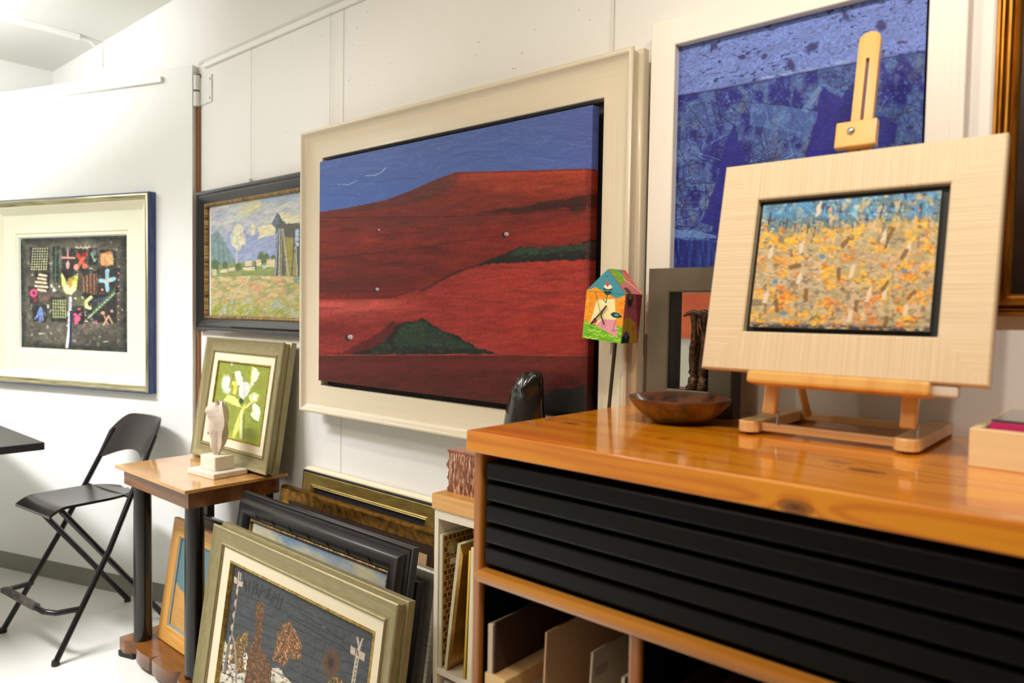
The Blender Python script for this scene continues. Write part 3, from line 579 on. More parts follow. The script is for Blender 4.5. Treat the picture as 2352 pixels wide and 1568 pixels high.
# ---------------------------------------------------------------- pictures on the floor
t = thing('pine_framed_picture', 'pine framed picture of teal sky and sand dune behind the console columns', 'picture', **lean(-2.91, -.34, .08, 8.5))
PINEF = mat('pine_frame', (220, 166, 86), .35, coat=.3, noise=((196, 136, 58), (4, 90, 1), 4, 'UV', .4, .7))
moulding('frame_moulding', .50, .51, [(0, 0), (0, .018), (.002, .02), (.066, .02), (.068, .018), (.068, .0)], PINEF, t)
moulding('silver_slip', .364, .374, [(0, .004), (0, .017), (.008, .014), (.008, .004)], mat('grey_slip', (150, 158, 150), .4, .4), t, 0, .068)
a = Art(((412, 1245), (509.1, 1284), (480, 1487), (385, 1430)), 120, 120, (96, 124, 130))
a.mix((fbm(a.u*3, a.v*3, 3)-.4)*.8, (112, 138, 138)); m = np.clip((a.v-(.42+.16*np.sin(a.u*3.4+.6)))*60, 0, 1); a.mix(m, (190, 146, 86)); a.mix(m*(fbm(a.u*14, a.v*40, 5)-.4), (160, 118, 66))
picture('picture_sheet', -.175, .175, .075, .435, .008, a, PAINT, t)
t = thing('dark_edged_picture', 'dark edged glazed picture leaning behind the pine framed picture', 'picture', **lean(-2.95, -.25, .08, 6))
moulding('frame_moulding', .46, .525, [(0, 0), (0, .02), (.012, .022), (.014, .018), (.014, 0)], BLK, t)
obj('glazing', boxb(-.22, .22, -.012, -.004, .01, .515), mat('grey_glazed_print', (176, 176, 160), .1, coat=.6), t)

t = thing('framed_town_painting', 'front floor picture, champagne frame, dark painting of crosses and rust shapes', 'picture', **lean(-2.0, -.48, 0, 8, -1))
moulding('frame_moulding', 1.05, .72, SCOOP, SILVG, t, smooth=35)
moulding('linen_liner', .912, .582, [(0, .015), (0, .040), (.042, .034), (.042, .015)], LINEN, t, 0, .069)
moulding('gold_slip', .830, .50, [(0, .015), (0, .035), (.007, .037), (.010, .022), (.010, .015)], GOLDT, t, 0, .110)
a = Art(((541, 1292), (866, 1453), (817, 1865), (496, 1613)), 480, 330, (64, 68, 70))
X, Y = a.X, a.Y; a.mix((fbm(X/22, Y/10, 2)-.4)*1.2, (82, 86, 86)); a.c *= (1+(vn(X/2, Y/2, 9)-.5)*.12)[..., None]
def q(x, y): return (440+x/3.75, 1150+y/3.75)
wm = a.poly(P((250,1180),(420,1240),(480,1310),(480,1480),(680,1430),(760,1440),(860,1560),(900,1700),(200,1700),(200,1400)), (214, 206, 186), .95, rag=4, rs=8)
a.mix(wm*np.clip(fbm(X/6, Y/6, 4)*6-3.3, 0, 1), (84, 82, 72))
for k in range(15):
    y = 700+k*92; a.line([q(250, y-60), q(700, y+110), q(1150, y+330), q(1700, y+560)], 1.5, (26, 28, 28), .75, rag=2)
for x in (1060, 1140, 1210, 1290): a.line(P((x+60,1050),(x-60,1500)), 1.1, (34,38,34), .6, rag=2)
def rust(pts, cols, seed):
    m = a.poly(pts, (78, 58, 38), 1, rag=2, rs=5); mm = m > .5
    f = vn((X+Y*.25)/2.0, (Y-X*.1)/5.5, seed)
    a.mix(m*np.clip(f*3-.9, 0, 1)*.75, cols[0]); a.mix(m*np.clip(vn(X/1.8, Y/4, seed+3)*7-4.6, 0, 1), cols[1]); a.mix(m*np.clip(vn(X/1.9, Y/4, seed+6)*9-7.3, 0, 1), cols[2])
OC = [(140, 104, 54), (184, 150, 84), (60, 78, 62)]
rust(P((350,1250),(400,1160),(500,1115),(490,1230),(440,1320),(460,1480),(400,1480),(380,1400),(325,1400)), OC, 60)
rust(P((560,870),(630,860),(610,1160),(600,1250),(690,1420),(680,1700),(440,1700),(490,1300),(550,1150)), [(112, 74, 42), (146, 98, 56), (50, 44, 34)], 70)
rust(P((800,1050),(850,1040),(900,1110),(950,1230),(950,1370),(880,1360),(840,1350),(800,1430),(740,1380),(700,1370),(730,1220),(750,1120)), [(154, 106, 58), (192, 132, 86), (76, 96, 78)], 80)
rust([(752,1568),(762,1555),(780,1553),(790,1570),(790,1590),(745,1590)], OC, 90)
a.ell(761, 1521, 19, 30, (92, 62, 42), .9, 0, .5, rag=1.0); a.ell(761, 1521, 9, 17, (40, 32, 24), .9, 0, .8, rag=1.0)
for k in range(46):
    t_ = k/46*6.283; a.line([(761+math.cos(t_)*7, 1521+math.sin(t_)*12), (761+math.cos(t_)*(17+k*7%6), 1521+math.sin(t_)*(27+k*5%7))], .9, (104, 66, 44), .6, rag=1)
for x, y in ((1, 1),):
    PK = (186, 170, 150)
    a.line(P((405,730),(350,1120),(320,1240),(285,1480)), 5.5, (60,58,54)); a.line(P((405,730),(350,1120),(320,1240)), 4.2, (156,144,128)); 
    for k in range(10): a.line([q(398-k*8, 760+k*52), q(395-k*8, 785+k*52)], 4, (44,44,44) if k % 2 else PK)
    a.poly(P((372,648),(400,662),(396,712),(370,700)), PK, rag=.8); a.poly(P((412,690),(450,696),(444,740),(408,728)), PK, rag=.8); a.line(P((415,610),(405,730)), 3, PK); a.line(P((432,620),(425,680)), 2.4, PK)
    a.line(P((350,1140),(375,1240),(385,1420),(385,1560)), 4, (140,130,118)); a.line(P((325,1200),(285,1470)), 4, (120,112,100))
    a.line(P((375,640),(400,600),(450,600),(470,780)), 1.4, (30,30,30))
for p in (((470,680),(470,770),(510,700)), ((510,690),(500,780)), ((540,690),(530,800),(565,710)), ((575,710),(560,800)), ((565,750),(585,830),(620,720)), ((620,770),(690,760),(640,830),(700,850)), ((690,750),(660,840)),
          ((720,780),(680,890)), ((740,800),(700,890)), ((710,830),(745,840)), ((765,800),(730,920)), ((795,820),(765,930)), ((750,860),(785,870))):
    a.line(P(*p), 3.0, (36, 38, 38), .85, rag=1)
a.line([(760+60, 1480-14),(833,1482)], 1, PK); 
def cr(x, y): return (660+x/6.918, 1350+y/6.918)
for p, w_ in ((((1120,780),(1150,980)),4), (((1200,800),(1140,980)),4), (((1120,1060),(1050,1500)),9), (((1140,960),(1115,1100)),8)):
    a.line([cr(*k) for k in p], w_, PK, 1, rag=.8)
a.poly([cr(1012,905),cr(1088,955),cr(1080,1075),cr(1002,1020)], PK, rag=.8); a.poly([cr(1148,990),cr(1240,1035),cr(1225,1165),cr(1140,1110)], PK, rag=.8)
for k in range(6): a.line([cr(1120-k*11, 1120+k*70), cr(1105-k*11, 1150+k*70)], 2.2, (50,52,52), .9)
a.line([cr(1120,990),cr(1130,1060)], 2.5, (56,56,56)); a.line([cr(200,380),cr(600,620),cr(1000,920)], 1.5, (26,28,28)); a.line([cr(0,430),cr(430,680),cr(1000,1000)], 1.5, (26,28,28)); a.line([cr(560,600),cr(620,630)], 1.5, (150,150,146), .7)
a.finish(.14, 5, 3, .4, hue=6)
picture('canvas', -.406, .406, .119, .601, .022, a, PAINTM, t, .004)

t = thing('framed_sky_painting', 'broad black reeded frame around a cloudy blue sky seascape painting', 'picture', **lean(-2.121, -.372, 0, 9.5))
moulding('frame_moulding', .99, .80, [(0, 0), (0, .020), (.002, .023), (.007, .024), (.008, .020), (.010, .027), (.018, .030), (.022, .028), (.024, .036), (.030, .047), (.037, .053), (.046, .057), (.055, .057), (.064, .054), (.072, .048), (.079, .040), (.084, .034), (.086, .028), (.094, .026), (.094, .0)], BLKW, t, smooth=50)
for k in range(7):
    x = -.33+k*.11; obj('frame_ridge', tube([(x, -.0555, .754), (x+.001, -.0550, .745), (x+.002, -.0525, .735), (x+.002, -.0455, .727), (x+.002, -.036, .720)], [.0015, .0030, .0042, .0042, .0030], n=10), BLKW, t, smooth=60)
moulding('gold_beading', .812, .622, [(0, .01), (0, .028), (.004, .031), (.009, .028), (.011, .022), (.011, .01)], MATS['beaded_gold'], t, 0, .089)
a = Art(((602, 1194), (911, 1309), (849, 1771), (545, 1565)), 300, 240, (126, 146, 168))
X, Y = a.X, a.Y
n = fbm((X-Y*.4)/55, (Y-X*.3)/30, 3, 5); a.mix((n-.42)*3, (190, 184, 160)); a.mix((.45-n)*3, (96, 122, 152)); a.mix(np.clip(fbm(X/12, (Y-X*.3)/5, 8)*2-1.2, 0, 1)*.4, (150, 164, 178))
a.ell(628, 1232, 42, 26, (206, 190, 152), .8, .5, .8, rag=.9); a.ell(860, 1310, 34, 14, (190, 184, 140), .7, .4, .9, rag=.9); a.ell(880, 1345, 34, 20, (186, 176, 160), .6, .4, .9, rag=.9)
a.poly([(733,1322),(742,1292),(750,1289),(756,1300),(768,1330)], (176, 112, 96), .95, rag=2); a.mix(np.clip((a.v-.4)*4, 0, 1), (110, 126, 140))
a.finish(.06, 18, 6, .5, hue=8)
picture('canvas', -.396, .396, .098, .702, .020, a, PAINT, t, .004)

t = thing('silver_framed_picture', 'distressed silver frame standing on the floor beside white shelf unit', 'picture', **lean(-1.93, -.235, 0, 8.5))
moulding('frame_moulding', .60, .693, [(0, 0), (0, .024), (.006, .030), (.018, .030), (.030, .026), (.044, .018), (.050, .014), (.050, 0)], mat('distressed_silver', (206, 200, 184), .3, .6, noise=((160, 146, 120), (120, 3, 1), 5, 'UV', .5, .75)), t, smooth=40)
obj('backing_board', boxb(-.26, .26, -.012, -.004, .04, .66), mat('grey_board', (110, 104, 92), .7), t)
t = thing('black_box_canvas', 'plain black deep-edged canvas leaning behind the black framed painting', 'canvas', **lean(-1.998, -.300, 0, 9.5))
obj('canvas_box', boxb(-.34, .34, -.028, 0, 0, .672), BLKM, t, bevel=.002); obj('face_panel', boxb(-.32, .32, -.030, -.028, .02, .65), mat('black_face', (24, 22, 22), .4), t)
t = thing('thin_gold_framed_picture', 'thin mottled gold frame leaning between the black frame and the wall', 'picture', **lean(-2.165, -.164, 0, 8))
moulding('frame_moulding', .96, .786, [(0, 0), (0, .020), (.003, .028), (.010, .030), (.026, .024), (.052, .018), (.056, .014), (.056, 0)], mat('mottled_gold', (168, 120, 44), .34, .8, noise=((64, 42, 18), (40, 40, 1), 7, 'UV', .36, .72)), t, smooth=35)
moulding('dark_slip', .85, .676, [(0, .002), (0, .014), (.03, .010), (.03, .002)], mat('umber_slip', (44, 28, 16), .5), t, 0, .055)
obj('tan_panel', boxb(-.41, .41, -.008, -.002, .07, .71), mat('tan_canvas', (176, 142, 104), .8), t)
t = thing('olive_gold_framed_picture', 'olive and gold ridged frame with a near-black picture against the wall', 'picture', **lean(-2.15, -.078, 0, 4.6))
moulding('frame_moulding', .79, .858, [(.002, .0), (.002, .033), (.005, .037), (.010, .037), (.010, .0)], BLKM, t)
moulding('frame_outer_step', .806, .866, [(0, .0), (0, .008), (.003, .010), (.003, .018), (.006, .020), (.006, .030), (.010, .030), (.010, .0)], mat('cream_edge', (232, 218, 184), .4), t)
moulding('frame_face', .774, .842, [(0, .0), (0, .036), (.005, .038), (.045, .028), (.049, .031), (.052, .027), (.056, .029), (.060, .020), (.060, 0)], mat('olive_gold', (160, 138, 74), .42, .6, noise=((128, 108, 54), (12, 60, 1), 5, 'UV', .35, .7)), t, 0, .008, smooth=20)
obj('picture_panel', boxb(-.33, .33, -.014, -.004, .06, .79), mat('navy_dark', (30, 30, 42), .5), t)

# ---------------------------------------------------------------- folding bar stool
STB = mat('stool_black', (16, 16, 18), .3); VEN = mat('stained_veneer', (34, 26, 22), .3, coat=.2, noise=((22, 17, 15), (60, 4, 4), 4, 'Object', .4, .7))
t = thing('folding_bar_stool', 'black folding bar stool with bent plywood seat and curved backrest', 'stool', (-3.634, -.708, 0), (0, 0, R(6)))
for s in (-1, 1):
    p = [(.26*s, 0, .012), (.232*s, .235, .42), (.196*s, .418, .79), (.186*s, .466, .892)]
    obj('front_leg', tube(p, .0125), STB, t, smooth=60)
    q_ = [(.150*s, .075, .612), (.158*s, .12, .55), (.165*s, .30, .31), (.172*s, .52, .012)]
    obj('rear_leg', tube(q_, .0125), STB, t, smooth=60)
    obj('foot_cap', lathe([(.015, 0), (.016, .004), (.014, .022)], 16), mat('rubber', (30, 28, 26), .6), t, (.26*s, 0, 0), smooth=50)
    obj('foot_cap', lathe([(.015, 0), (.016, .004), (.014, .022)], 16), MATS['rubber'], t, (.172*s, .52, 0), smooth=50)
obj('seat_support', tube([(-.217, .345, .628), (.217, .345, .628)], .007), STB, t, smooth=60)
fr = obj('footrest', tube([(-.244, .115, .20), (-.225, .02, .205), (-.18, -.01, .21), (.18, -.01, .21), (.225, .02, .205), (.244, .115, .20)], .012), STB, t, smooth=60)
obj('footrest_tread', boxb(-.215, .12, -.028, .004, .203, .226), mat('worn_tread', (96, 88, 78), .6, noise=((40, 36, 32), (30, 60, 60), 5, 'Object', .35, .65)), fr, bevel=.006)
b = bmesh.new(); nx, ny = 25, 25; gv = []
for j in range(ny):
    v = j/(ny-1); row = []
    y = .02+.40*v; hw = .168*math.sqrt(1-.96*max(0, (v-.45)/.55)**3.6); zc = .635-.030*max(0, (.16-v)/.16)**1.6
    for i in range(nx):
        u = -1+2*i/(nx-1); row.append((u*hw, y, zc-.006*(1-u*u)*(1 if v > .15 else v/.15)))
    gv.append(row)
for lay, dz in ((0, 0), (1, -.012)): gv_ = [[b.verts.new((x, y, z+dz)) for x, y, z in r] for r in gv]; (globals().__setitem__('g%d' % lay, gv_))
for G in (g0, g1):
    for j in range(ny-1):
        for i in range(nx-1): b.faces.new((G[j][i], G[j][i+1], G[j+1][i+1], G[j+1][i]))
def rim(G): return [G[0][i] for i in range(nx)]+[G[j][-1] for j in range(1, ny)]+[G[-1][i] for i in range(nx-2, -1, -1)]+[G[j][0] for j in range(ny-2, 0, -1)]
r0, r1 = rim(g0), rim(g1)
for i in range(len(r0)): b.faces.new((r0[i], r0[(i+1) % len(r0)], r1[(i+1) % len(r0)], r1[i]))
obj('seat', b, VEN, t, smooth=40)
b = bmesh.new(); nu, nv = 33, 9; L2 = []
for dy in (0, .012):
    G = []
    for j in range(nv):
        row = []
        for i in range(nu):
            u = -1+2*i/(nu-1); top_ = .965-.085*max(0, (abs(u)-.55)/.45)**2.4; bot = .745+.060*(1-abs(u)**1.8)-(.0 if abs(u) < .9 else -.01)
            z = bot+(top_-bot)*j/(nv-1); row.append(b.verts.new((u*.203, .42+(z-.77)*.48+.05*(1-u*u)-dy-.012, z)))
        G.append(row)
    L2.append(G)
for G in L2:
    for j in range(nv-1):
        for i in range(nu-1): b.faces.new((G[j][i], G[j][i+1], G[j+1][i+1], G[j+1][i]))
def rim2(G): return G[0]+[G[j][-1] for j in range(1, nv)]+G[-1][-2::-1]+[G[j][0] for j in range(nv-2, 0, -1)]
r0, r1 = rim2(L2[0]), rim2(L2[1])
for i in range(len(r0)): b.faces.new((r0[i], r0[(i+1) % len(r0)], r1[(i+1) % len(r0)], r1[i]))
obj('backrest', b, VEN, t, smooth=40)
t = thing('bar_table', 'black high table reaching in from the left, beside the folding stool', 'table', (-4.2, -1.15, 0))
obj('tabletop', boxb(-.66, .625, -.6, .496, .872, .905), mat('black_laminate', (34, 34, 38), .35), t, bevel=.004)
obj('pedestal', tube([(-.1, -.1, .03), (-.1, -.1, .872)], .035), STB, t, smooth=60); obj('base_disc', lathe([(.25, 0), (.25, .012), (.04, .03)], 40), STB, t, (-.1, -.1, 0), smooth=30)
tag(obj('floor_cable', tube([(-3.30+.14*math.cos(a_/10)*1.0, -.28+.06*math.sin(a_/10), .004) for a_ in range(12, 64, 3)], .0025, n=6), TRIM, smooth=60), 'thin white cable curled on the floor behind the stool', 'cable')
KNOTS = [(-.922, -.446, 1.265, .010), (-.986, -.437, 1.265, .006), (-.686, -.468, 1.265, .006), (-.602, -.585, 1.265, .006), (-.32, -.498, 1.265, .013), (-.376, -.456, 1.265, .008), (-.365, -.670, 1.233, .011)]
# ---------------------------------------------------------------- lacquered pine
def pine(name, c1, c2, scale, turns, rough, coat, knots=()):
    m = bpy.data.materials.new(name); m.use_nodes = True; N = m.node_tree.nodes; L = m.node_tree.links; MATS[name] = m
    b = N['Principled BSDF']; b.inputs['Roughness'].default_value = rough; b.inputs['Coat Weight'].default_value = coat; b.inputs['Coat Roughness'].default_value = .06
    tc = N.new('ShaderNodeTexCoord'); mp = N.new('ShaderNodeMapping'); mp.inputs['Scale'].default_value = scale; L.new(tc.outputs['Object'], mp.inputs[0])
    nz = N.new('ShaderNodeTexNoise'); nz.inputs['Scale'].default_value = 1; nz.inputs['Detail'].default_value = 2; nz.inputs['Roughness'].default_value = .35; L.new(mp.outputs[0], nz.inputs[0])
    def M(op, a, b_=None):
        n = N.new('ShaderNodeMath'); n.operation = op
        for i, v in enumerate((a, b_)):
            if v is None: continue
            if isinstance(v, (int, float)): n.inputs[i].default_value = v
            else: L.new(v, n.inputs[i])
        return n.outputs[0]
    ph = M('MULTIPLY', nz.outputs[0], turns); dark = None
    for x, y, z, r in knots:
        mk = N.new('ShaderNodeMapping'); mk.inputs['Location'].default_value = (-x*.42, -y, -z); mk.inputs['Scale'].default_value = (.42, 1, 1); L.new(tc.outputs['Object'], mk.inputs[0])
        ln = N.new('ShaderNodeVectorMath'); ln.operation = 'LENGTH'; L.new(mk.outputs[0], ln.inputs[0])
        dd = M('DIVIDE', ln.outputs['Value'], r); e = M('EXPONENT', M('MULTIPLY', dd, -.9)); ph = M('ADD', ph, M('MULTIPLY', e, 22.0))
        k = M('LESS_THAN', dd, 1.0); k = M('MULTIPLY', k, M('SUBTRACT', 1.0, M('MULTIPLY', dd, .5)))
        dark = k if dark is None else M('MAXIMUM', dark, k)
    s = M('ADD', M('MULTIPLY', M('SINE', ph), .5), .5)
    s = M('POWER', s, 2.2)
    mx = N.new('ShaderNodeMix'); mx.data_type = 'RGBA'; mx.inputs[6].default_value = (*lin(c1), 1); mx.inputs[7].default_value = (*lin(c2), 1); L.new(s, mx.inputs[0]); out = mx.outputs[2]
    if dark is not None:
        m2 = N.new('ShaderNodeMix'); m2.data_type = 'RGBA'; m2.inputs[7].default_value = (*lin((84, 36, 10)), 1); L.new(dark, m2.inputs[0]); L.new(out, m2.inputs[6]); out = m2.outputs[2]
    L.new(out, b.inputs['Base Color']); return m
PINE = pine('lacquered_pine', (246, 158, 22), (226, 126, 10), (.9, 9, 26), 34, .2, .8, KNOTS)
PINE2 = pine('pine_edge', (184, 114, 44), (160, 92, 28), (16, 16, 1.2), 14, .25, .5)
PINE3 = pine('pine_rail', (204, 138, 56), (184, 114, 36), (1.2, 16, 16), 12, .25, .5)
BEECH = pine('beech_easel', (232, 192, 134), (222, 176, 112), (1.5, 20, 20), 12, .35, .3)
BEECHV = pine('pine_easel_upright', (230, 178, 96), (216, 156, 74), (20, 20, 1.5), 12, .3, .4)
tag(obj('countertop', boxb(-1.014, .50, -.670, -.004, 1.223, 1.265), PINE, bevel=.003), 'thick glossy orange pine worktop on top of the drawer cabinet', 'countertop')

# ---------------------------------------------------------------- map cabinet
t = thing('plan_drawer_cabinet', 'pine cabinet of flat black drawers with open compartments of boards below', 'cabinet', (-.26, -.33, 0))
X0 = .26; Y0 = .33
def cb(x0, x1, y0, y1, z0, z1, b=None): return boxb(x0+X0, x1+X0, y0+Y0, y1+Y0, z0, z1, b)
obj('side_panel', cb(-1.009, -.987, -.652, -.008, 0, 1.223), PINE2, t, bevel=.005)
obj('side_panel', cb(.46, .482, -.652, -.008, 0, 1.223), PINE2, t, bevel=.005)
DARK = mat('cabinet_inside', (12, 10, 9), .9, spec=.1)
obj('inner_shade', cb(-.9868, -.984, -.640, -.032, .44, .966), DARK, t); obj('inner_shade', cb(-.6168, -.6145, -.645, -.10, .44, .965), DARK, t); obj('inner_shade', cb(-.6435, -.6412, -.645, -.10, .44, .965), DARK, t)  # black sheets added over the pine so the compartment sides look shaded
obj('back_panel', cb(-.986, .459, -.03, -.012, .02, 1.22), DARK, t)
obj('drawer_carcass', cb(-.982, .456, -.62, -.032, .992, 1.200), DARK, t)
obj('inner_shelf', cb(-.986, .459, -.60, -.032, .42, .44), mat('inside_floor', (120, 78, 44), .5), t)
obj('front_rail', cb(-.992, .465, -.668, -.63, .966, .989), PINE3, t, bevel=.008)
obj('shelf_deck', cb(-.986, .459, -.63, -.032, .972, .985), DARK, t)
obj('divider', cb(-.641, -.617, -.655, -.10, .44, .967), PINE2, t, bevel=.006); obj('divider', cb(-.10, -.076, -.655, -.10, .44, .967), PINE2, t, bevel=.006)
obj('bottom_rail', cb(-.987, .46, -.655, -.62, .40, .44), PINE3, t, bevel=.005)
DRW = mat('drawer_black', (9, 10, 8), .26, spec=.2)
for k in range(5):
    z = 1.203-.0424*k
    dr = obj('drawer', cb(-.983, .457, -.646, -.622, z-.034, z), DRW, t, bevel=.004); dr['label'] = 'black drawer front, number %s from the top' % ('one', 'two', 'three', 'four', 'five')[k]

WB = mat('white_board', (216, 196, 172), .7); PKB = mat('pinkish_board', (206, 160, 120), .7); GYB = mat('grey_board_light', (190, 172, 146), .7); BRB = mat('brown_board_or_shade', (70, 44, 30), .7); BRE = mat('board_edge', (170, 140, 104), .7)
def board(x, z, th, dep, m, label, tilt=0, y=-.615):
    b = boxb(-th/2, th/2, 0, dep, 0, z-.44)
    return tag(obj('mount_board_or_shade', b, m, loc=(x, y, .4405), rot=(0, R(tilt), 0)), label, 'board', 'boards filed in the cabinet compartments')
tag(obj('foam_board', boxb(-.006, .006, 0, .30, 0, .098), [WB], loc=(-.968, -.640, .779)), 'white foam board edge standing on the chunky wood frame at far left', 'board', 'boards filed in the cabinet compartments')
tag(obj('mount_board_or_shade', boxb(-.002, .002, 0, .5, 0, .103), BRB, loc=(-.9595, -.636, .779)), 'dark brown sheet standing in for the shaded face of the white foam board', 'board', 'boards filed in the cabinet compartments')  # shaded side of the foam board, given as a dark brown sheet
t2 = thing('block_frame', 'chunky pale wood box frame standing edgewise at the left of the compartment', 'frame', (-.958, -.643, .4405))
obj('frame_body', boxb(-.022, .034, 0, .52, 0, .338), BEECH, t2, bevel=.003); obj('white_panel', boxb(.0342, .036, .03, .5, .02, .305), mat('panel_white', (214, 206, 190), .6), t2)
obj('circle_mark', tube([(.0362, .13+.018*math.cos(k*.5236), .265+.018*math.sin(k*.5236)) for k in range(13)], .0009, n=6), mat('print_grey', (110, 100, 88), .7), t2)
board(-.862, .890, .004, .50, PKB, 'tall pinkish beige board in the middle of the left compartment', 2)
lb = board(-.763, .886, .004, .48, GYB, 'pale grey board with a faint smudge left of the divider', 3)
obj('pencil_mark', boxb(.0021, .0026, .012, .05, .395, .412), mat('smudge', (160, 140, 124), .8), lb)
board(-.688, .862, .006, .40, WB, 'short white edged board beside the pine divider', 2)
board(-.598, .868, .004, .46, BRB, 'dark board just right of the pine divider', 2)
board(-.526, .895, .004, .46, BRB, 'dark board, second right of the pine divider', 2)
board(-.452, .905, .005, .46, mat('rust_board', (120, 72, 44), .7), 'rust brown board farthest right under the shelf rail', 3)

# ---------------------------------------------------------------- white shelf unit with beech top, left of the cabinet
t = thing('shelf_unit', 'white open shelf unit with beech top, left of the drawer cabinet', 'shelf', (-1.25, -.17, 0))
def ub(x0, x1, y0, y1, z0, z1): return boxb(x0+1.25, x1+1.25, y0+.17, y1+.17, z0, z1)
UW = mat('unit_white', (228, 220, 202), .5)
obj('top_board', ub(-1.475, -1.03, -.333, -.012, .955, .998), mat('beech_top', (222, 168, 92), .35, coat=.3, noise=((206, 148, 72), (3, 90, 90), 3, 'Object', .35, .7)), t, bevel=.002)
obj('side_panel', ub(-1.468, -1.452, -.328, -.014, 0, .955), UW, t, bevel=.001); obj('side_panel', ub(-1.05, -1.034, -.328, -.014, 0, .955), UW, t, bevel=.001)
obj('top_rail', ub(-1.452, -1.05, -.328, -.014, .93, .955), UW, t); obj('back_panel', ub(-1.452, -1.05, -.022, -.014, .02, .93), UW, t)
obj('shelf_board', ub(-1.452, -1.05, -.328, -.022, .498, .514), UW, t); obj('shelf_board', ub(-1.452, -1.05, -.328, -.022, .03, .05), UW, t)
t = thing('patterned_back_frame', 'pale-edged frame showing its brown dotted backing, leftmost in the shelf unit', 'frame', (-1.444, -.325, .515))
obj('frame_edge', boxb(-.006, .006, 0, .28, 0, .372), mat('pale_green_edge', (196, 194, 166), .6), t)
a = Art(((0, 0), (100, 0), (100, 133), (0, 133)), 150, 200, (170, 124, 62))
for i in range(18):
    for j in range(24):
        cx, cy = 3+i*6+(j % 2)*3, 3+j*5.8
        for dx, dy in ((1.1, 1.1), (-1.1, 1.1), (1.1, -1.1), (-1.1, -1.1)): a.ell(cx+dx, cy+dy, 1.05, 1.05, (50, 30, 20), 1)
a.ell(13, 14, 7.5, 7, (158, 142, 86), 1); a.poly([(9, 25), (17, 25), (17, 31), (9, 31)], (206, 192, 160)); a.line([(10, 14), (16, 14)], 1.2, (196, 180, 130), .8)
me = surf_mesh('patterned_backing', lambda u, v: (np.full_like(u, .0068), .004+.27*u, .368-.364*v), a, (-.0006, 0, 0)); obj('patterned_backing', me, INK, t)
t = thing('tilted_gold_frame', 'frame with brushed gold face tilted inside the shelf unit', 'frame', (-1.421, -.323, .516), (0, R(7.4), 0))
obj('frame_edge', boxb(-.007, .004, 0, .26, 0, .362), mat('pale_edge', (200, 194, 160), .55, noise=((176, 170, 134), (40, 40, 3), 4, 'Object', .4, .7)), t)
obj('gold_face', prism([(.004, .0), (.004, .362), (.017, .335), (.017, .027)], 'y', .0, .26), mat('brushed_gold', (196, 150, 70), .35, .8, noise=((140, 104, 50), (30, 4, 12), 4, 'Object', .35, .7)), t)
t = thing('thin_gold_edge_frame', 'narrow bright gold edged picture standing upright in the shelf unit', 'frame', (-1.350, -.323, .515), (0, R(2.5), 0))
obj('frame_body', boxb(-.004, .003, 0, .26, 0, .352), mat('bright_gold', (214, 176, 70), .35, .6), t)
t = thing('cream_edge_frame', 'cream edged frame next to the cabinet side in the shelf unit', 'frame', (-1.331, -.324, .515), (0, R(1.5), 0))
obj('frame_body', boxb(-.008, .008, 0, .27, 0, .362), mat('cream_edge2', (226, 220, 186), .6), t)
t = thing('leaning_white_board', 'white board lying low in the bottom bay of the shelf unit', 'board', (-1.40, -.31, .055), (0, 0, 0))
obj('board', boxb(-.04, .3, 0, .25, 0, .42), mat('low_board', (190, 184, 170), .7), t)

# stone block, torso, clock house on the unit
t = thing('stone_block', 'reddish stone block with furrowed sides and polished top', 'stone', (-1.388, -.232, .998))
b = bmesh.new(); nx, nz = 44, 34
def blk(x0, x1, y0, y1, z0, z1):
    rows = []
    per = [(x0+(x1-x0)*i/nx, y0) for i in range(nx)]+[(x1, y0+(y1-y0)*i/24) for i in range(24)]+[(x1-(x1-x0)*i/nx, y1) for i in range(nx)]+[(x0, y1-(y1-y0)*i/24) for i in range(24)]
    for j in range(nz+1):
        z = z0+(z1-z0)*j/nz; row = []
        for i, (x, y) in enumerate(per):
            k = math.sin(math.pi*j/nz)**.3 if 0 < j < nz else 0
            h_ = (float(fbm(np.array(i*.55+j*.10+math.sin(j*.5)*.3), np.array(j*.16), 5))-.42)*.016*k + (.004*math.sin(j*.55+1) if x == x0 else 0)*k
            nrm = Vector((x-(x0+x1)/2, y-(y0+y1)/2, 0)).normalized(); row.append(b.verts.new((x+nrm.x*h_, y+nrm.y*h_, z)))
        rows.append(row)
    n = len(per)
    for A, B in zip(rows, rows[1:]):
        for k in range(n): b.faces.new((A[k], A[(k+1) % n], B[(k+1) % n], B[k]))
    b.faces.new(rows[0][::-1]); b.faces.new(rows[-1])
blk(-.066, .075, -.058, .010, 0, .112)
obj('furrowed_body', b, mat('red_stone', (134, 84, 64), .7, noise=((214, 176, 140), (150, 150, 22), 3, 'Object', .50, .62), bump=(.6, (160, 160, 24), 'Object')), t, smooth=30)
obj('polished_top', boxb(-.069, .078, -.060, .012, .112, .118), mat('polished_red_stone', (168, 96, 78), .15, noise=((140, 74, 60), (30, 30, 30), 4, 'Object', .4, .7)), t)
def tw(p, a, s):
    x = p.x*(1+.04*math.sin(p.z*30)); y = p.y*.62; z = p.z
    k = lambda cx, cz, w_, h_: h_*math.exp(-((x-cx)**2+(z-cz)**2)/w_**2) if y < 0 else 0
    y -= k(-.020, .292, .015, .020)+k(.014, .291, .015, .020)+k(.0, .215, .035, .012)
    y += .006*math.exp(-((z-.285)/.010)**2) if y < 0 else 0
    x += .012*max(0, z-.24)/.1
    if z > .28: z += (z-.28)/.05*(.017*x/.05+.003*math.sin(a*7))
    return Vector((x, y, z))
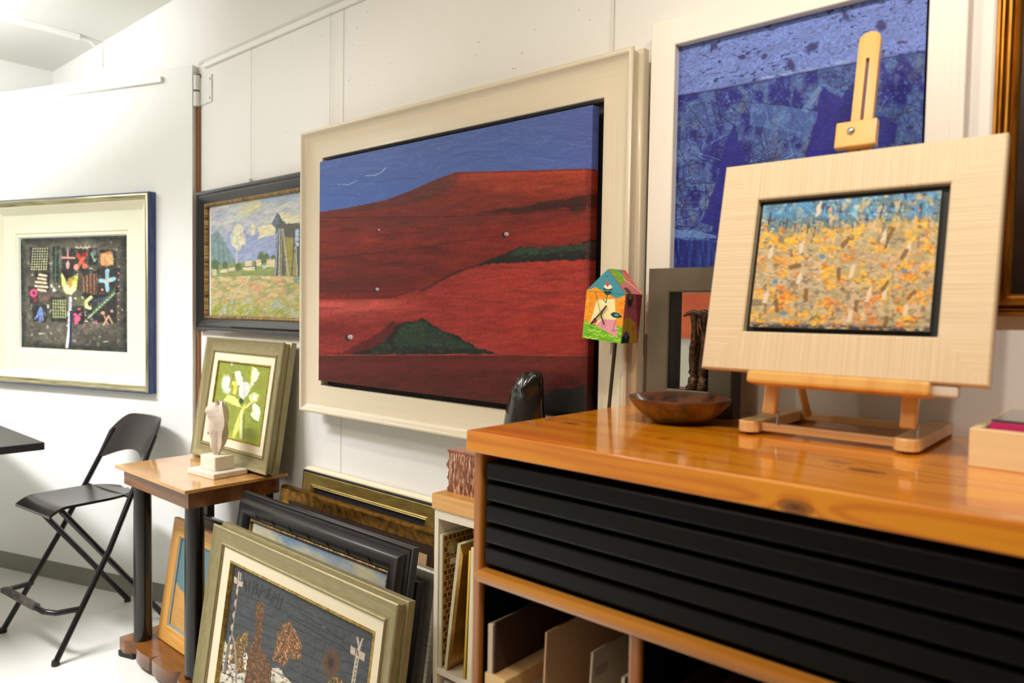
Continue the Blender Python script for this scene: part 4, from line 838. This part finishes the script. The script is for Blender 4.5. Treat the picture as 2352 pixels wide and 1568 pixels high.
tag(obj('torso_sculpture', lathe([(.070, 0), (.072, .03), (.072, .07), (.073, .12), (.074, .17), (.066, .21), (.058, .24), (.054, .262), (.052, .28), (.050, .295), (.048, .308), (.045, .318), (.038, .326), (.022, .332), (.004, .334)], 56, warp=tw),
        mat('polished_black_stone', (24, 18, 16), .14, coat=.35, noise=((92, 80, 70), (16, 16, 16), 7, 'Object', .62, .70), bump=(.15, (50, 50, 50), 'Object')), loc=(-1.279, -.172, .998), smooth=50),
    'dark polished stone female torso behind the worktop corner', 'sculpture')
t = thing('clock_house', 'colourful painted little house clock on a thin metal rod', 'clock', (-1.045, -.15, .998), (0, R(5), 0))
obj('rod', boxb(-.0035, .0035, -.003, .003, .012, .435), mat('dark_steel_rod', (74, 62, 52), .3, .8), t); obj('base_foot', lathe([(.012, 0), (.012, .004), (.006, .012)], 24), MATS['dark_steel_rod'], t, smooth=30)
obj('tag_paper', boxb(-.010, -.002, -.0045, -.0035, .40, .432), mat('tag_grey', (170, 160, 150), .7), t)
HX = -.017; hw, hd, hz0, hz1, hz2 = .0575, .037, .435, .555, .612
obj('house_body', prism([(-hw+HX, hz0), (hw+HX, hz0), (hw+HX, hz1), (HX, hz2), (-hw+HX, hz1)], 'y', -hd, hd), mat('house_paint', (190, 150, 90), .5), t)
def q(x, y): return (1310+x/4.355, 600+y/4.355)
a = Art((q(120, 100), q(530, 100), q(500, 828), q(92, 803)), 150, 240, (236, 150, 40))
a.mix((fbm(a.X/3, a.Y/3, 4)-.45)*3, (246, 186, 70)); a.mix(np.clip(fbm(a.X/5, a.Y/5, 6)*5-3, 0, 1)*.6, (226, 96, 40))
a.poly(P((120,320),(150,345),(200,300),(430,395),(530,350),(600,300),(500,60),(100,60)), (72, 148, 164)); a.poly(P((100,350),(200,298),(300,345),(290,360),(100,360)), (240,160,50)); a.line(P((110,345),(540,350)), .6, (60,40,40))
a.poly(P((90,630),(300,690),(420,640),(520,680),(520,840),(80,840)), (120, 190, 50), rag=1)
for k in range(22): x = 100+(k*61)%400; y = 650+(k*37)%150; a.line(P((x,y),(x+35,y+12),(x+60,y-4)), 1.8, ((200,226,90),(70,140,40),(230,236,120))[k%3], .9)
a.poly(P((225,420),(410,400),(435,620),(160,670)), (248, 236, 176)); a.poly(P((225,670),(300,605),(435,600),(462,775)), (228, 156, 170))
a.poly(P((285,290),(380,290),(370,350),(330,375),(295,350)), (30,70,60)); a.ell(*q(333,288), 10, 5, (246,240,226)); a.poly(P((318,225),(328,225),(345,270),(330,290),(310,280)), (214,80,50)); a.line(P((295,325),(370,325)), 1.2, (170,200,150), rag=1); a.line(P((328,375),(322,440)), 2.4, (60,130,70))
a.poly(P((370,548),(410,528),(460,535),(505,570),(450,585),(400,578)), (24,70,70)); a.ell(*q(438,555), 6, 2.5, (90,170,160))
a.ell(*q(215,625), 5, 6, (216,70,60)); a.ell(*q(190,645), 3, 3.5, (70,60,110)); a.line(P((435,605),(405,715),(455,700)), .9, (70,30,50)); a.line(P((290,410),(320,445)), 1.3, (40,40,70)); a.line(P((300,180),(315,195),(328,182)), .8, (30,50,60))
def front(u, v):
    x = -hw+2*hw*u; z = hz2+.004-(hz2+.004-hz0)*v; zt = hz2-(np.abs(x)/hw)*(hz2-hz1); return x+HX, np.full_like(u, -hd-.0015), np.minimum(z, zt)
obj('painted_front', surf_mesh('painted_front', front, a, (0, .001, 0)), INK, t)
a = Art(((0, 0), (100, 0), (100, 100), (0, 100)), 90, 140, (150, 70, 84)); a.mix((fbm(a.X/9, a.Y/6, 3)-.4)*2, (176, 96, 104)); a.poly([(60,0),(100,0),(100,70),(84,60)], (124,44,56), rag=2); a.poly([(0,52),(30,46),(78,60),(96,100),(0,100)], (170,140,40), rag=2); a.ell(66, 74, 16, 14, (190,116,40), .8, rag=.6)
a.poly([(0,86),(20,76),(44,84),(44,100),(0,100)], (26,40,50)); a.poly([(6,80),(20,74),(42,80),(22,92)], (84,76,120)); a.ell(26, 8, 17, 18, (30,44,34)); a.ell(26, 4, 12, 7, (120,120,80), .8); a.line([(30,36),(26,84)], 1.6, (40,20,30)); a.line([(58,66),(64,74),(70,64)], 1.4, (60,40,20))
obj('painted_side', surf_mesh('painted_side', lambda u, v: (np.full_like(u, HX+hw+.0015), -hd+2*hd*u, hz1-(hz1-hz0)*v), a, (-.001, 0, 0)), INK, t)
a = Art(((0, 0), (100, 0), (100, 100), (0, 100)), 90, 100, (204, 110, 116)); a.mix((fbm(a.X/9, a.Y/9, 3)-.4)*2, (220, 140, 136)); a.poly([(0,0),(60,0),(60,45),(20,60),(0,60)], (130,176,60), rag=2); a.mix(((a.X < 60) & (a.Y < 50))*np.clip(fbm(a.X/8, a.Y/8, 6)*5-2.6, 0, 1), (190,210,90)); a.poly([(44,0),(78,0),(66,24)], (100,140,150)); a.poly([(72,0),(100,0),(100,40)], (214,84,66)); a.line([(50,40),(100,96)], 5, (240,210,150)); a.ell(20, 88, 14, 14, (60,70,50), .9)
obj('painted_roof', surf_mesh('painted_roof', lambda u, v: (HX+.0012+hw*v*1.0+.001, -hd+2*hd*u, hz2+.0014-(hz2-hz1)*v), a, (-.001, 0, -.001)), INK, t)
for ang, L_, w_, nm in ((-139, .040, .0042, 'hour_hand'), (152-360+0, .030, .0032, 'minute_hand'), (-22, .055, .0009, 'second_hand'), (38, .026, .0042, 'hour_hand_tail')):
    obj(nm, boxb(-w_/2, w_/2, 0, .0006, 0, L_), BLKM, t, (-.006+HX, -hd-.005-(.0008*(abs(ang) % 5)), .502), (0, R(ang), 0))
obj('clock_spindle', tube([(-.006+HX, -hd-.001, .502), (-.006+HX, -hd-.009, .502)], .0028), mat('brass', (190, 150, 70), .3, .9), t, smooth=60)

# ---------------------------------------------------------------- things on the worktop
t = thing('mirror_box_frame', 'grey leather-like box frame with a mirror behind the wooden bowl', 'mirror', (-.816, -.089, 1.265))
GR = mat('grey_frame', (104, 94, 76), .42, .3, noise=((84, 76, 60), (8, 8, 8), 5, 'Object', .4, .7))
moulding('frame_moulding', .222, .347, [(.001, 0), (.001, .043), (.003, .046), (.055, .046), (.058, .044), (.058, .036), (.058, 0)], GR, t)
obj('dark_side', boxb(.111, .1125, -.044, 0, 0, .346), mat('dark_side', (34, 24, 20), .5), t)
moulding('dark_liner', .106, .232, [(.0, .005), (0, .040), (.0015, .040), (.0015, .005)], BLK, t, 0, .0575)
obj('mirror_glass', boxb(-.053, .053, -.012, -.006, .058, .289), mat('mirror', (235, 235, 230), .01, 1), t)
t = thing('bronze_legs_figure', 'small rough bronze figure of two legs in boots standing in the grey frame', 'sculpture', (-.798, -.118, 1.3245))
BRZ = mat('bronze', (92, 66, 46), .38, .75, noise=((50, 36, 26), (120, 120, 120), 4, 'Object', .4, .7), bump=(.8, (220, 220, 160), 'Object'))
def leg(x, s):
    def wp(p, a, q_): return Vector((p.x*(1+.22*math.sin(p.z*310+a*2))+x+.002*math.sin(p.z*60+s), p.y*.9*(1+.18*math.sin(p.z*280+a*3))-(.003 if p.z < .02 else 0), p.z))
    return lathe([(.013, 0), (.0145, .004), (.0135, .012), (.0105, .020), (.0115, .026), (.0085, .032), (.0115, .040), (.0085, .048), (.0095, .07), (.0085, .10), (.0095, .112), (.007, .125), (.0065, .15), (.0075, .17), (.009, .182), (.003, .186)], 18, warp=wp)
for x, s in ((-.012, 0), (.014, 2)): obj('leg', leg(x, s), BRZ, t, smooth=60)
obj('waist', tube([(-.036, -.008, .172), (-.026, -.006, .178), (-.012, -.002, .182), (.004, 0, .178), (.016, 0, .183), (.030, 0, .178)], [.002, .005, .007, .006, .008, .005], n=10), BRZ, t, smooth=60)
obj('fold', tube([(.004, -.006, .168), (.008, -.009, .15), (.016, -.01, .135)], [.003, .004, .002], n=8), BRZ, t, smooth=60)
t = thing('wooden_bowl', 'shallow turned dark wood bowl on the pine worktop', 'bowl', (-.772, -.252, 1.265))
obj('bowl_body', lathe([(.046, 0), (.060, .003), (.078, .014), (.098, .033), (.110, .050), (.1115, .0535), (.109, .0545), (.100, .046), (.084, .032), (.060, .018), (.030, .011), (.004, .010)], 72),
    mat('bowl_wood', (106, 60, 34), .3, coat=.35, noise=((38, 22, 17), (30, 9, 30), 6, 'Object', .40, .62)), t, smooth=40)

t = thing('tabletop_easel', 'small beech tabletop easel on the worktop holding the framed abstract', 'easel', (-.4535, -.15, 1.265))
EX, EY, EZ = .4535, .15, -1.265
def eb(x0, x1, y0, y1, z0, z1): return boxb(x0+EX, x1+EX, y0+EY, y1+EY, z0+EZ, z1+EZ)
for x0, x1 in ((-.617, -.577), (-.333, -.291)):
    o = obj('foot', prism([(x0+EX, -.006+EY), (x1+EX, -.006+EY), (x1+EX, -.292+EY), (x1-.006+EX, -.302+EY), (x1-.016+EX, -.307+EY), (x0+.016+EX, -.307+EY), (x0+.006+EX, -.302+EY), (x0+EX, -.292+EY)], 'z', 1.270+EZ, 1.292+EZ), BEECH, t, bevel=.002)
    for y in (-.285, -.03): obj('rubber_pad', tube([((x0+x1)/2+EX, y+EY, 0), ((x0+x1)/2+EX, y+EY, .005)], .008), MATS['rubber'], t, smooth=40)
obj('front_crossbar', eb(-.577, -.333, -.278, -.262, 1.272, 1.288), BEECH, t, bevel=.002)
obj('rear_crossbar', eb(-.577, -.333, -.058, -.042, 1.272, 1.288), BEECH, t, bevel=.002)
TH = R(12.1)
for x in (-.560, -.313):
    obj('upright', boxb(-.0135, .0135, 0, .016, .012, .30), BEECHV, t, (x+EX, -.290+EY, 1.297+EZ), (-TH, 0, 0), bevel=.004)
    obj('hinge_bolt', tube([(x+.016+EX, -.280+EY, 1.288+EZ), (x+.016+EX, -.276+EY, 1.316+EZ)], .0022), STEEL, t, smooth=40)
    if x < -.5: obj('rear_strut', tube([(x+.02+EX, -.12+EY, 1.292+EZ), (x+.005+EX, -.19+EY, 1.44+EZ)], .008, n=8), BEECHV, t, smooth=40)
obj('picture_ledge', boxb(-.156, .156, -.052, -.001, -.026, -.002), BEECHV, t, (-.424+EX, -.297+EY, 1.389+EZ), (-TH, 0, 0), bevel=.006)
obj('top_crossbar', boxb(-.14, .14, .001, .014, .18, .21), BEECHV, t, (-.4365+EX, -.3055+EY, 1.385+EZ), (-TH, 0, 0))
b = bmesh.new(); ml = .688
out = [(-.0195, .10)]+[(-.0195, ml-.016)]+[(-.0195*math.cos(k*math.pi/8), ml-.016+.016*math.sin(k*math.pi/8)) for k in range(1, 8)]+[(.0195, ml-.016), (.0195, .10)]
def slotted():
    A = [(-.0195, .10), (-.0195, ml-.016)]+[(-.0195*math.cos(k*math.pi/8), ml-.016+.016*math.sin(k*math.pi/8)) for k in range(1, 5)]
    b_ = bmesh.new()
    for s in (-1, 1):
        arc = [(s*.0195*math.cos(k*math.pi/8), ml-.016+.016*math.sin(k*math.pi/8)) for k in range(0, 5)]
        pts_ = [(s*.0032, .10), (s*.0195, .10)]+arc+[(0, ml-.055), (s*.0032, ml-.055)]
        prism(pts_, 'y', 0, .014, b_)
    return b_
obj('slotted_mast', slotted(), BEECHV, t, (-.433+EX, -.2985+EY, 1.385+EZ), (-TH, 0, 0))
obj('sliding_clamp', boxb(-.037, .037, -.020, -.002, .445, .497), BEECHV, t, (-.436+EX, -.2985+EY, 1.385+EZ), (-TH, 0, 0), bevel=.003)
obj('clamp_screw', lathe([(.0075, 0), (.0075, .001), (.006, .004), (.002, .0055)], 24), STEEL, t, (-.444+EX, -.2985-.0203*math.cos(TH)+.476*math.sin(TH)+EY, 1.385+.476*math.cos(TH)+.0203*math.sin(TH)+EZ), (R(90)-TH, 0, 0), smooth=50)

t = thing('framed_abstract', 'pale ribbed wood frame with a yellow and blue abstract canvas on the easel', 'picture', **lean(-.4365, -.3055, 1.3885, 12.1))
RIB = mat('ribbed_wood', (228, 207, 172), .5, noise=((218, 195, 158), (380, 3, 1), 1, 'UV', .4, .6), bump=(.5, (380, 2, 1), 'UV'))
fo = moulding('frame_moulding', .495, .427, [(0, 0), (0, .022), (.003, .025), (.075, .024), (.078, .022), (.078, .0)], RIB, t)
obj('corner_protector', boxb(.155, .205, -.018, -.002, -.020, -.0005), mat('pale_plastic', (206, 196, 180), .5), t, bevel=.003)
obj('backing_tray', boxb(-.17, .17, -.006, -.002, .075, .352), BLKM, t)
a = Art(((1749.5, 473), (2166, 433), (2141, 771.5), (1715, 754)), 400, 320, (184, 164, 124))
X, Y = a.X, a.Y
def q(x, y): return (1700+x/4.239, 420+y/4.239)
n = fbm(X/34, Y/26, 2); a.mix(np.clip((n-.45)*6, 0, 1)*.8, (206, 176, 140)); n = fbm(X/26, Y/22, 8); a.mix(np.clip((n-.50)*12, 0, 1)*np.clip(fbm(X/5, Y/3, 9)*4-1.2, 0, 1), (240, 176, 48)); n = fbm(X/22, Y/18, 14); a.mix(np.clip((n-.56)*14, 0, 1)*np.clip(fbm(X/6, Y/3, 19)*4-1.4, 0, 1), (220, 124, 44))
band = np.exp(-((Y-545+.10*(X-1750))/22)**2); a.mix(band*np.clip(fbm(X/12, Y/9, 22)*4-1.3, 0, 1), (246, 186, 50))
for x, y, rx, ry in ((420,570,16,12),(390,760,18,14),(1660,450,22,20),(1830,680,14,12),(1150,850,10,18),(840,920,18,10),(1250,980,14,12),(1680,1130,14,9),(740,1330,14,9)): a.ell(*q(x, y), rx, ry, (246,184,44) if x > 500 or y < 600 else (226,140,40), .8, 0, 1.2, rag=1.6)
topm = np.clip((np.interp(X, [1715,1800,1900,2000,2100,2170], [535,530,528,512,500,512])+(fbm(X/5, Y/14, 25)-.5)*60-Y)/8, 0, 1)
a.mix(topm, (104, 128, 134)); a.mix(topm*np.clip((Y < 500)*fbm(X/18, Y/14, 27)*4-1.4, 0, 1), (92, 148, 190)); a.mix(topm*np.clip(fbm(X/9, Y/9, 29)*8-4.9, 0, 1), (52, 74, 112)); a.mix(topm*np.clip(fbm(X/10, Y/10, 35)*9-5.7, 0, 1), (160, 204, 220)); a.mix(topm*np.clip(fbm(X/14, Y/16, 39)*9-5.5, 0, 1), (196, 176, 140)); a.mix(topm*(X < 1850)*(Y < 505)*.55, (80, 144, 196))
a.finish(.22, 6, 4, hue=10); a.mix(np.clip(fbm(X/16, Y/11, 91)*9-4.7, 0, 1)*(1-topm)*.8, (170, 158, 126)); a.mix(np.clip(fbm(X/12, Y/9, 93)*10-6.2, 0, 1)*(1-topm)*.7, (112, 104, 88)); a.mix(np.clip(fbm(X/20, Y/12, 95)*10-6, 0, 1)*(1-topm)*.6, (204, 186, 158))
a.dabs(40, (1730, 440, 2150, 540), (18, 44), (5, 11), [(82,104,108),(110,98,88),(70,110,120),(190,172,138),(70,76,96)], 1.3, .25, .8); a.dabs(300, (1715, 520, 2145, 765), (3, 11), (1, 2.4), [(90,80,70),(230,176,66),(186,150,104),(200,186,152),(190,116,60),(120,130,120),(150,130,96),(164,152,120)], .3, .9, .8)
a.dabs(130, (1730, 640, 2145, 765), (3, 10), (1, 2.2), [(60,56,60),(80,84,92)], .2, .7, .7)
for x, y in ((570,640),(275,690),(550,940),(1070,880),(220,1130),(1400,1100),(1390,520),(1640,650),(1050,1330),(1620,1270),(740,260),(1240,1110)):
    cx, cy = q(x, y); a.poly([(cx-7, cy+14), (cx-2, cy-10), (cx+8, cy-20), (cx+7, cy), (cx+2, cy+12)], (222, 206, 182), .95, rag=3, rs=5)
for x, y, r in ((1010,580,.9),(510,820,.2),(945,890,1.5),(1460,490,1.0),(1605,700,1.0),(1410,1020,1.0),(615,1110,1.5),(330,1220,1.8),(1120,1220,1.4),(1680,1110,.8),(1420,1390,1.3)):
    cx, cy = q(x, y); l = 11; a.line([(cx-math.cos(r)*l, cy+math.sin(r)*l), (cx+math.cos(r)*l, cy-math.sin(r)*l)], 10, (130, 94, 54), .9, rag=3)
for x, y in ((780,720),(1610,870),(320,970),(400,1285)): a.ell(*q(x, y), 7, 5, (84, 140, 180), .9, 0, .5, rag=.8)
for x, y in ((430,400),(265,350),(640,440),(1360,290),(1560,230),(1770,240),(700,480),(1420,590)): cx, cy = q(x, y); a.line([(cx-2, cy+12), (cx+3, cy-12)], 3, (50, 44, 44), .85, rag=2)
a.mix(np.clip((a.v-.955)*30, 0, 1)*np.clip(fbm(X/8, Y/4, 44)*4-1.2, 0, 1), (60, 60, 72))
a.line(P((1630,1395),(1650,1370),(1660,1395),(1680,1375),(1700,1395),(1750,1375)), 1.6, (40,40,44), .9); a.line(P((1670,1415),(1690,1400),(1720,1410),(1745,1395)), 1.4, (40,40,44), .9)
picture('canvas', -.158, .156, .088, .336, .021, a, PAINT, t, .014, border=(70, 80, 70))

t = thing('wooden_tray', 'pale wood tray box at the right end of the worktop', 'tray', (-.212, -.338, 1.265), (0, 0, R(-2)))
TW = mat('tray_wood', (244, 218, 170), .4, noise=((236, 206, 154), (4, 60, 60), 3, 'Object', .35, .7))
obj('front_wall', boxb(0, .34, 0, .014, 0, .062), TW, t, bevel=.002); obj('rear_wall', boxb(0, .34, .256, .27, 0, .062), TW, t, bevel=.002)
obj('side_wall', boxb(0, .014, .014, .256, 0, .062), TW, t, bevel=.002); obj('side_wall', boxb(.326, .34, .014, .256, 0, .062), TW, t, bevel=.002); obj('tray_bottom', boxb(.014, .326, .014, .256, 0, .006), TW, t)
t = thing('folder', 'dark glossy sleeve with magenta edge lying in the wooden tray', 'folder', (-.188, -.312, 1.272), (0, 0, R(-2)))
obj('magenta_block', boxb(0, .26, 0, .20, 0, .063), mat('magenta', (206, 40, 110), .4), t); obj('clear_sleeve', boxb(-.001, .262, .018, .203, .0632, .067), mat('sleeve', (70, 66, 68), .08, coat=.8), t)

# orange painting on the wall behind the viewer, seen in the little mirror
t = thing('orange_canvas', 'plain orange canvas seen reflected in the small mirror', 'canvas', (-2.70, -3.998, 1.305))
obj('canvas_face', boxb(-.5, .5, 0, .03, 0, .9), mat('orange_paint', (206, 96, 52), .6, noise=((184, 76, 40), (3, 3, 3), 4, 'Object', .35, .7)), t, bevel=.002)
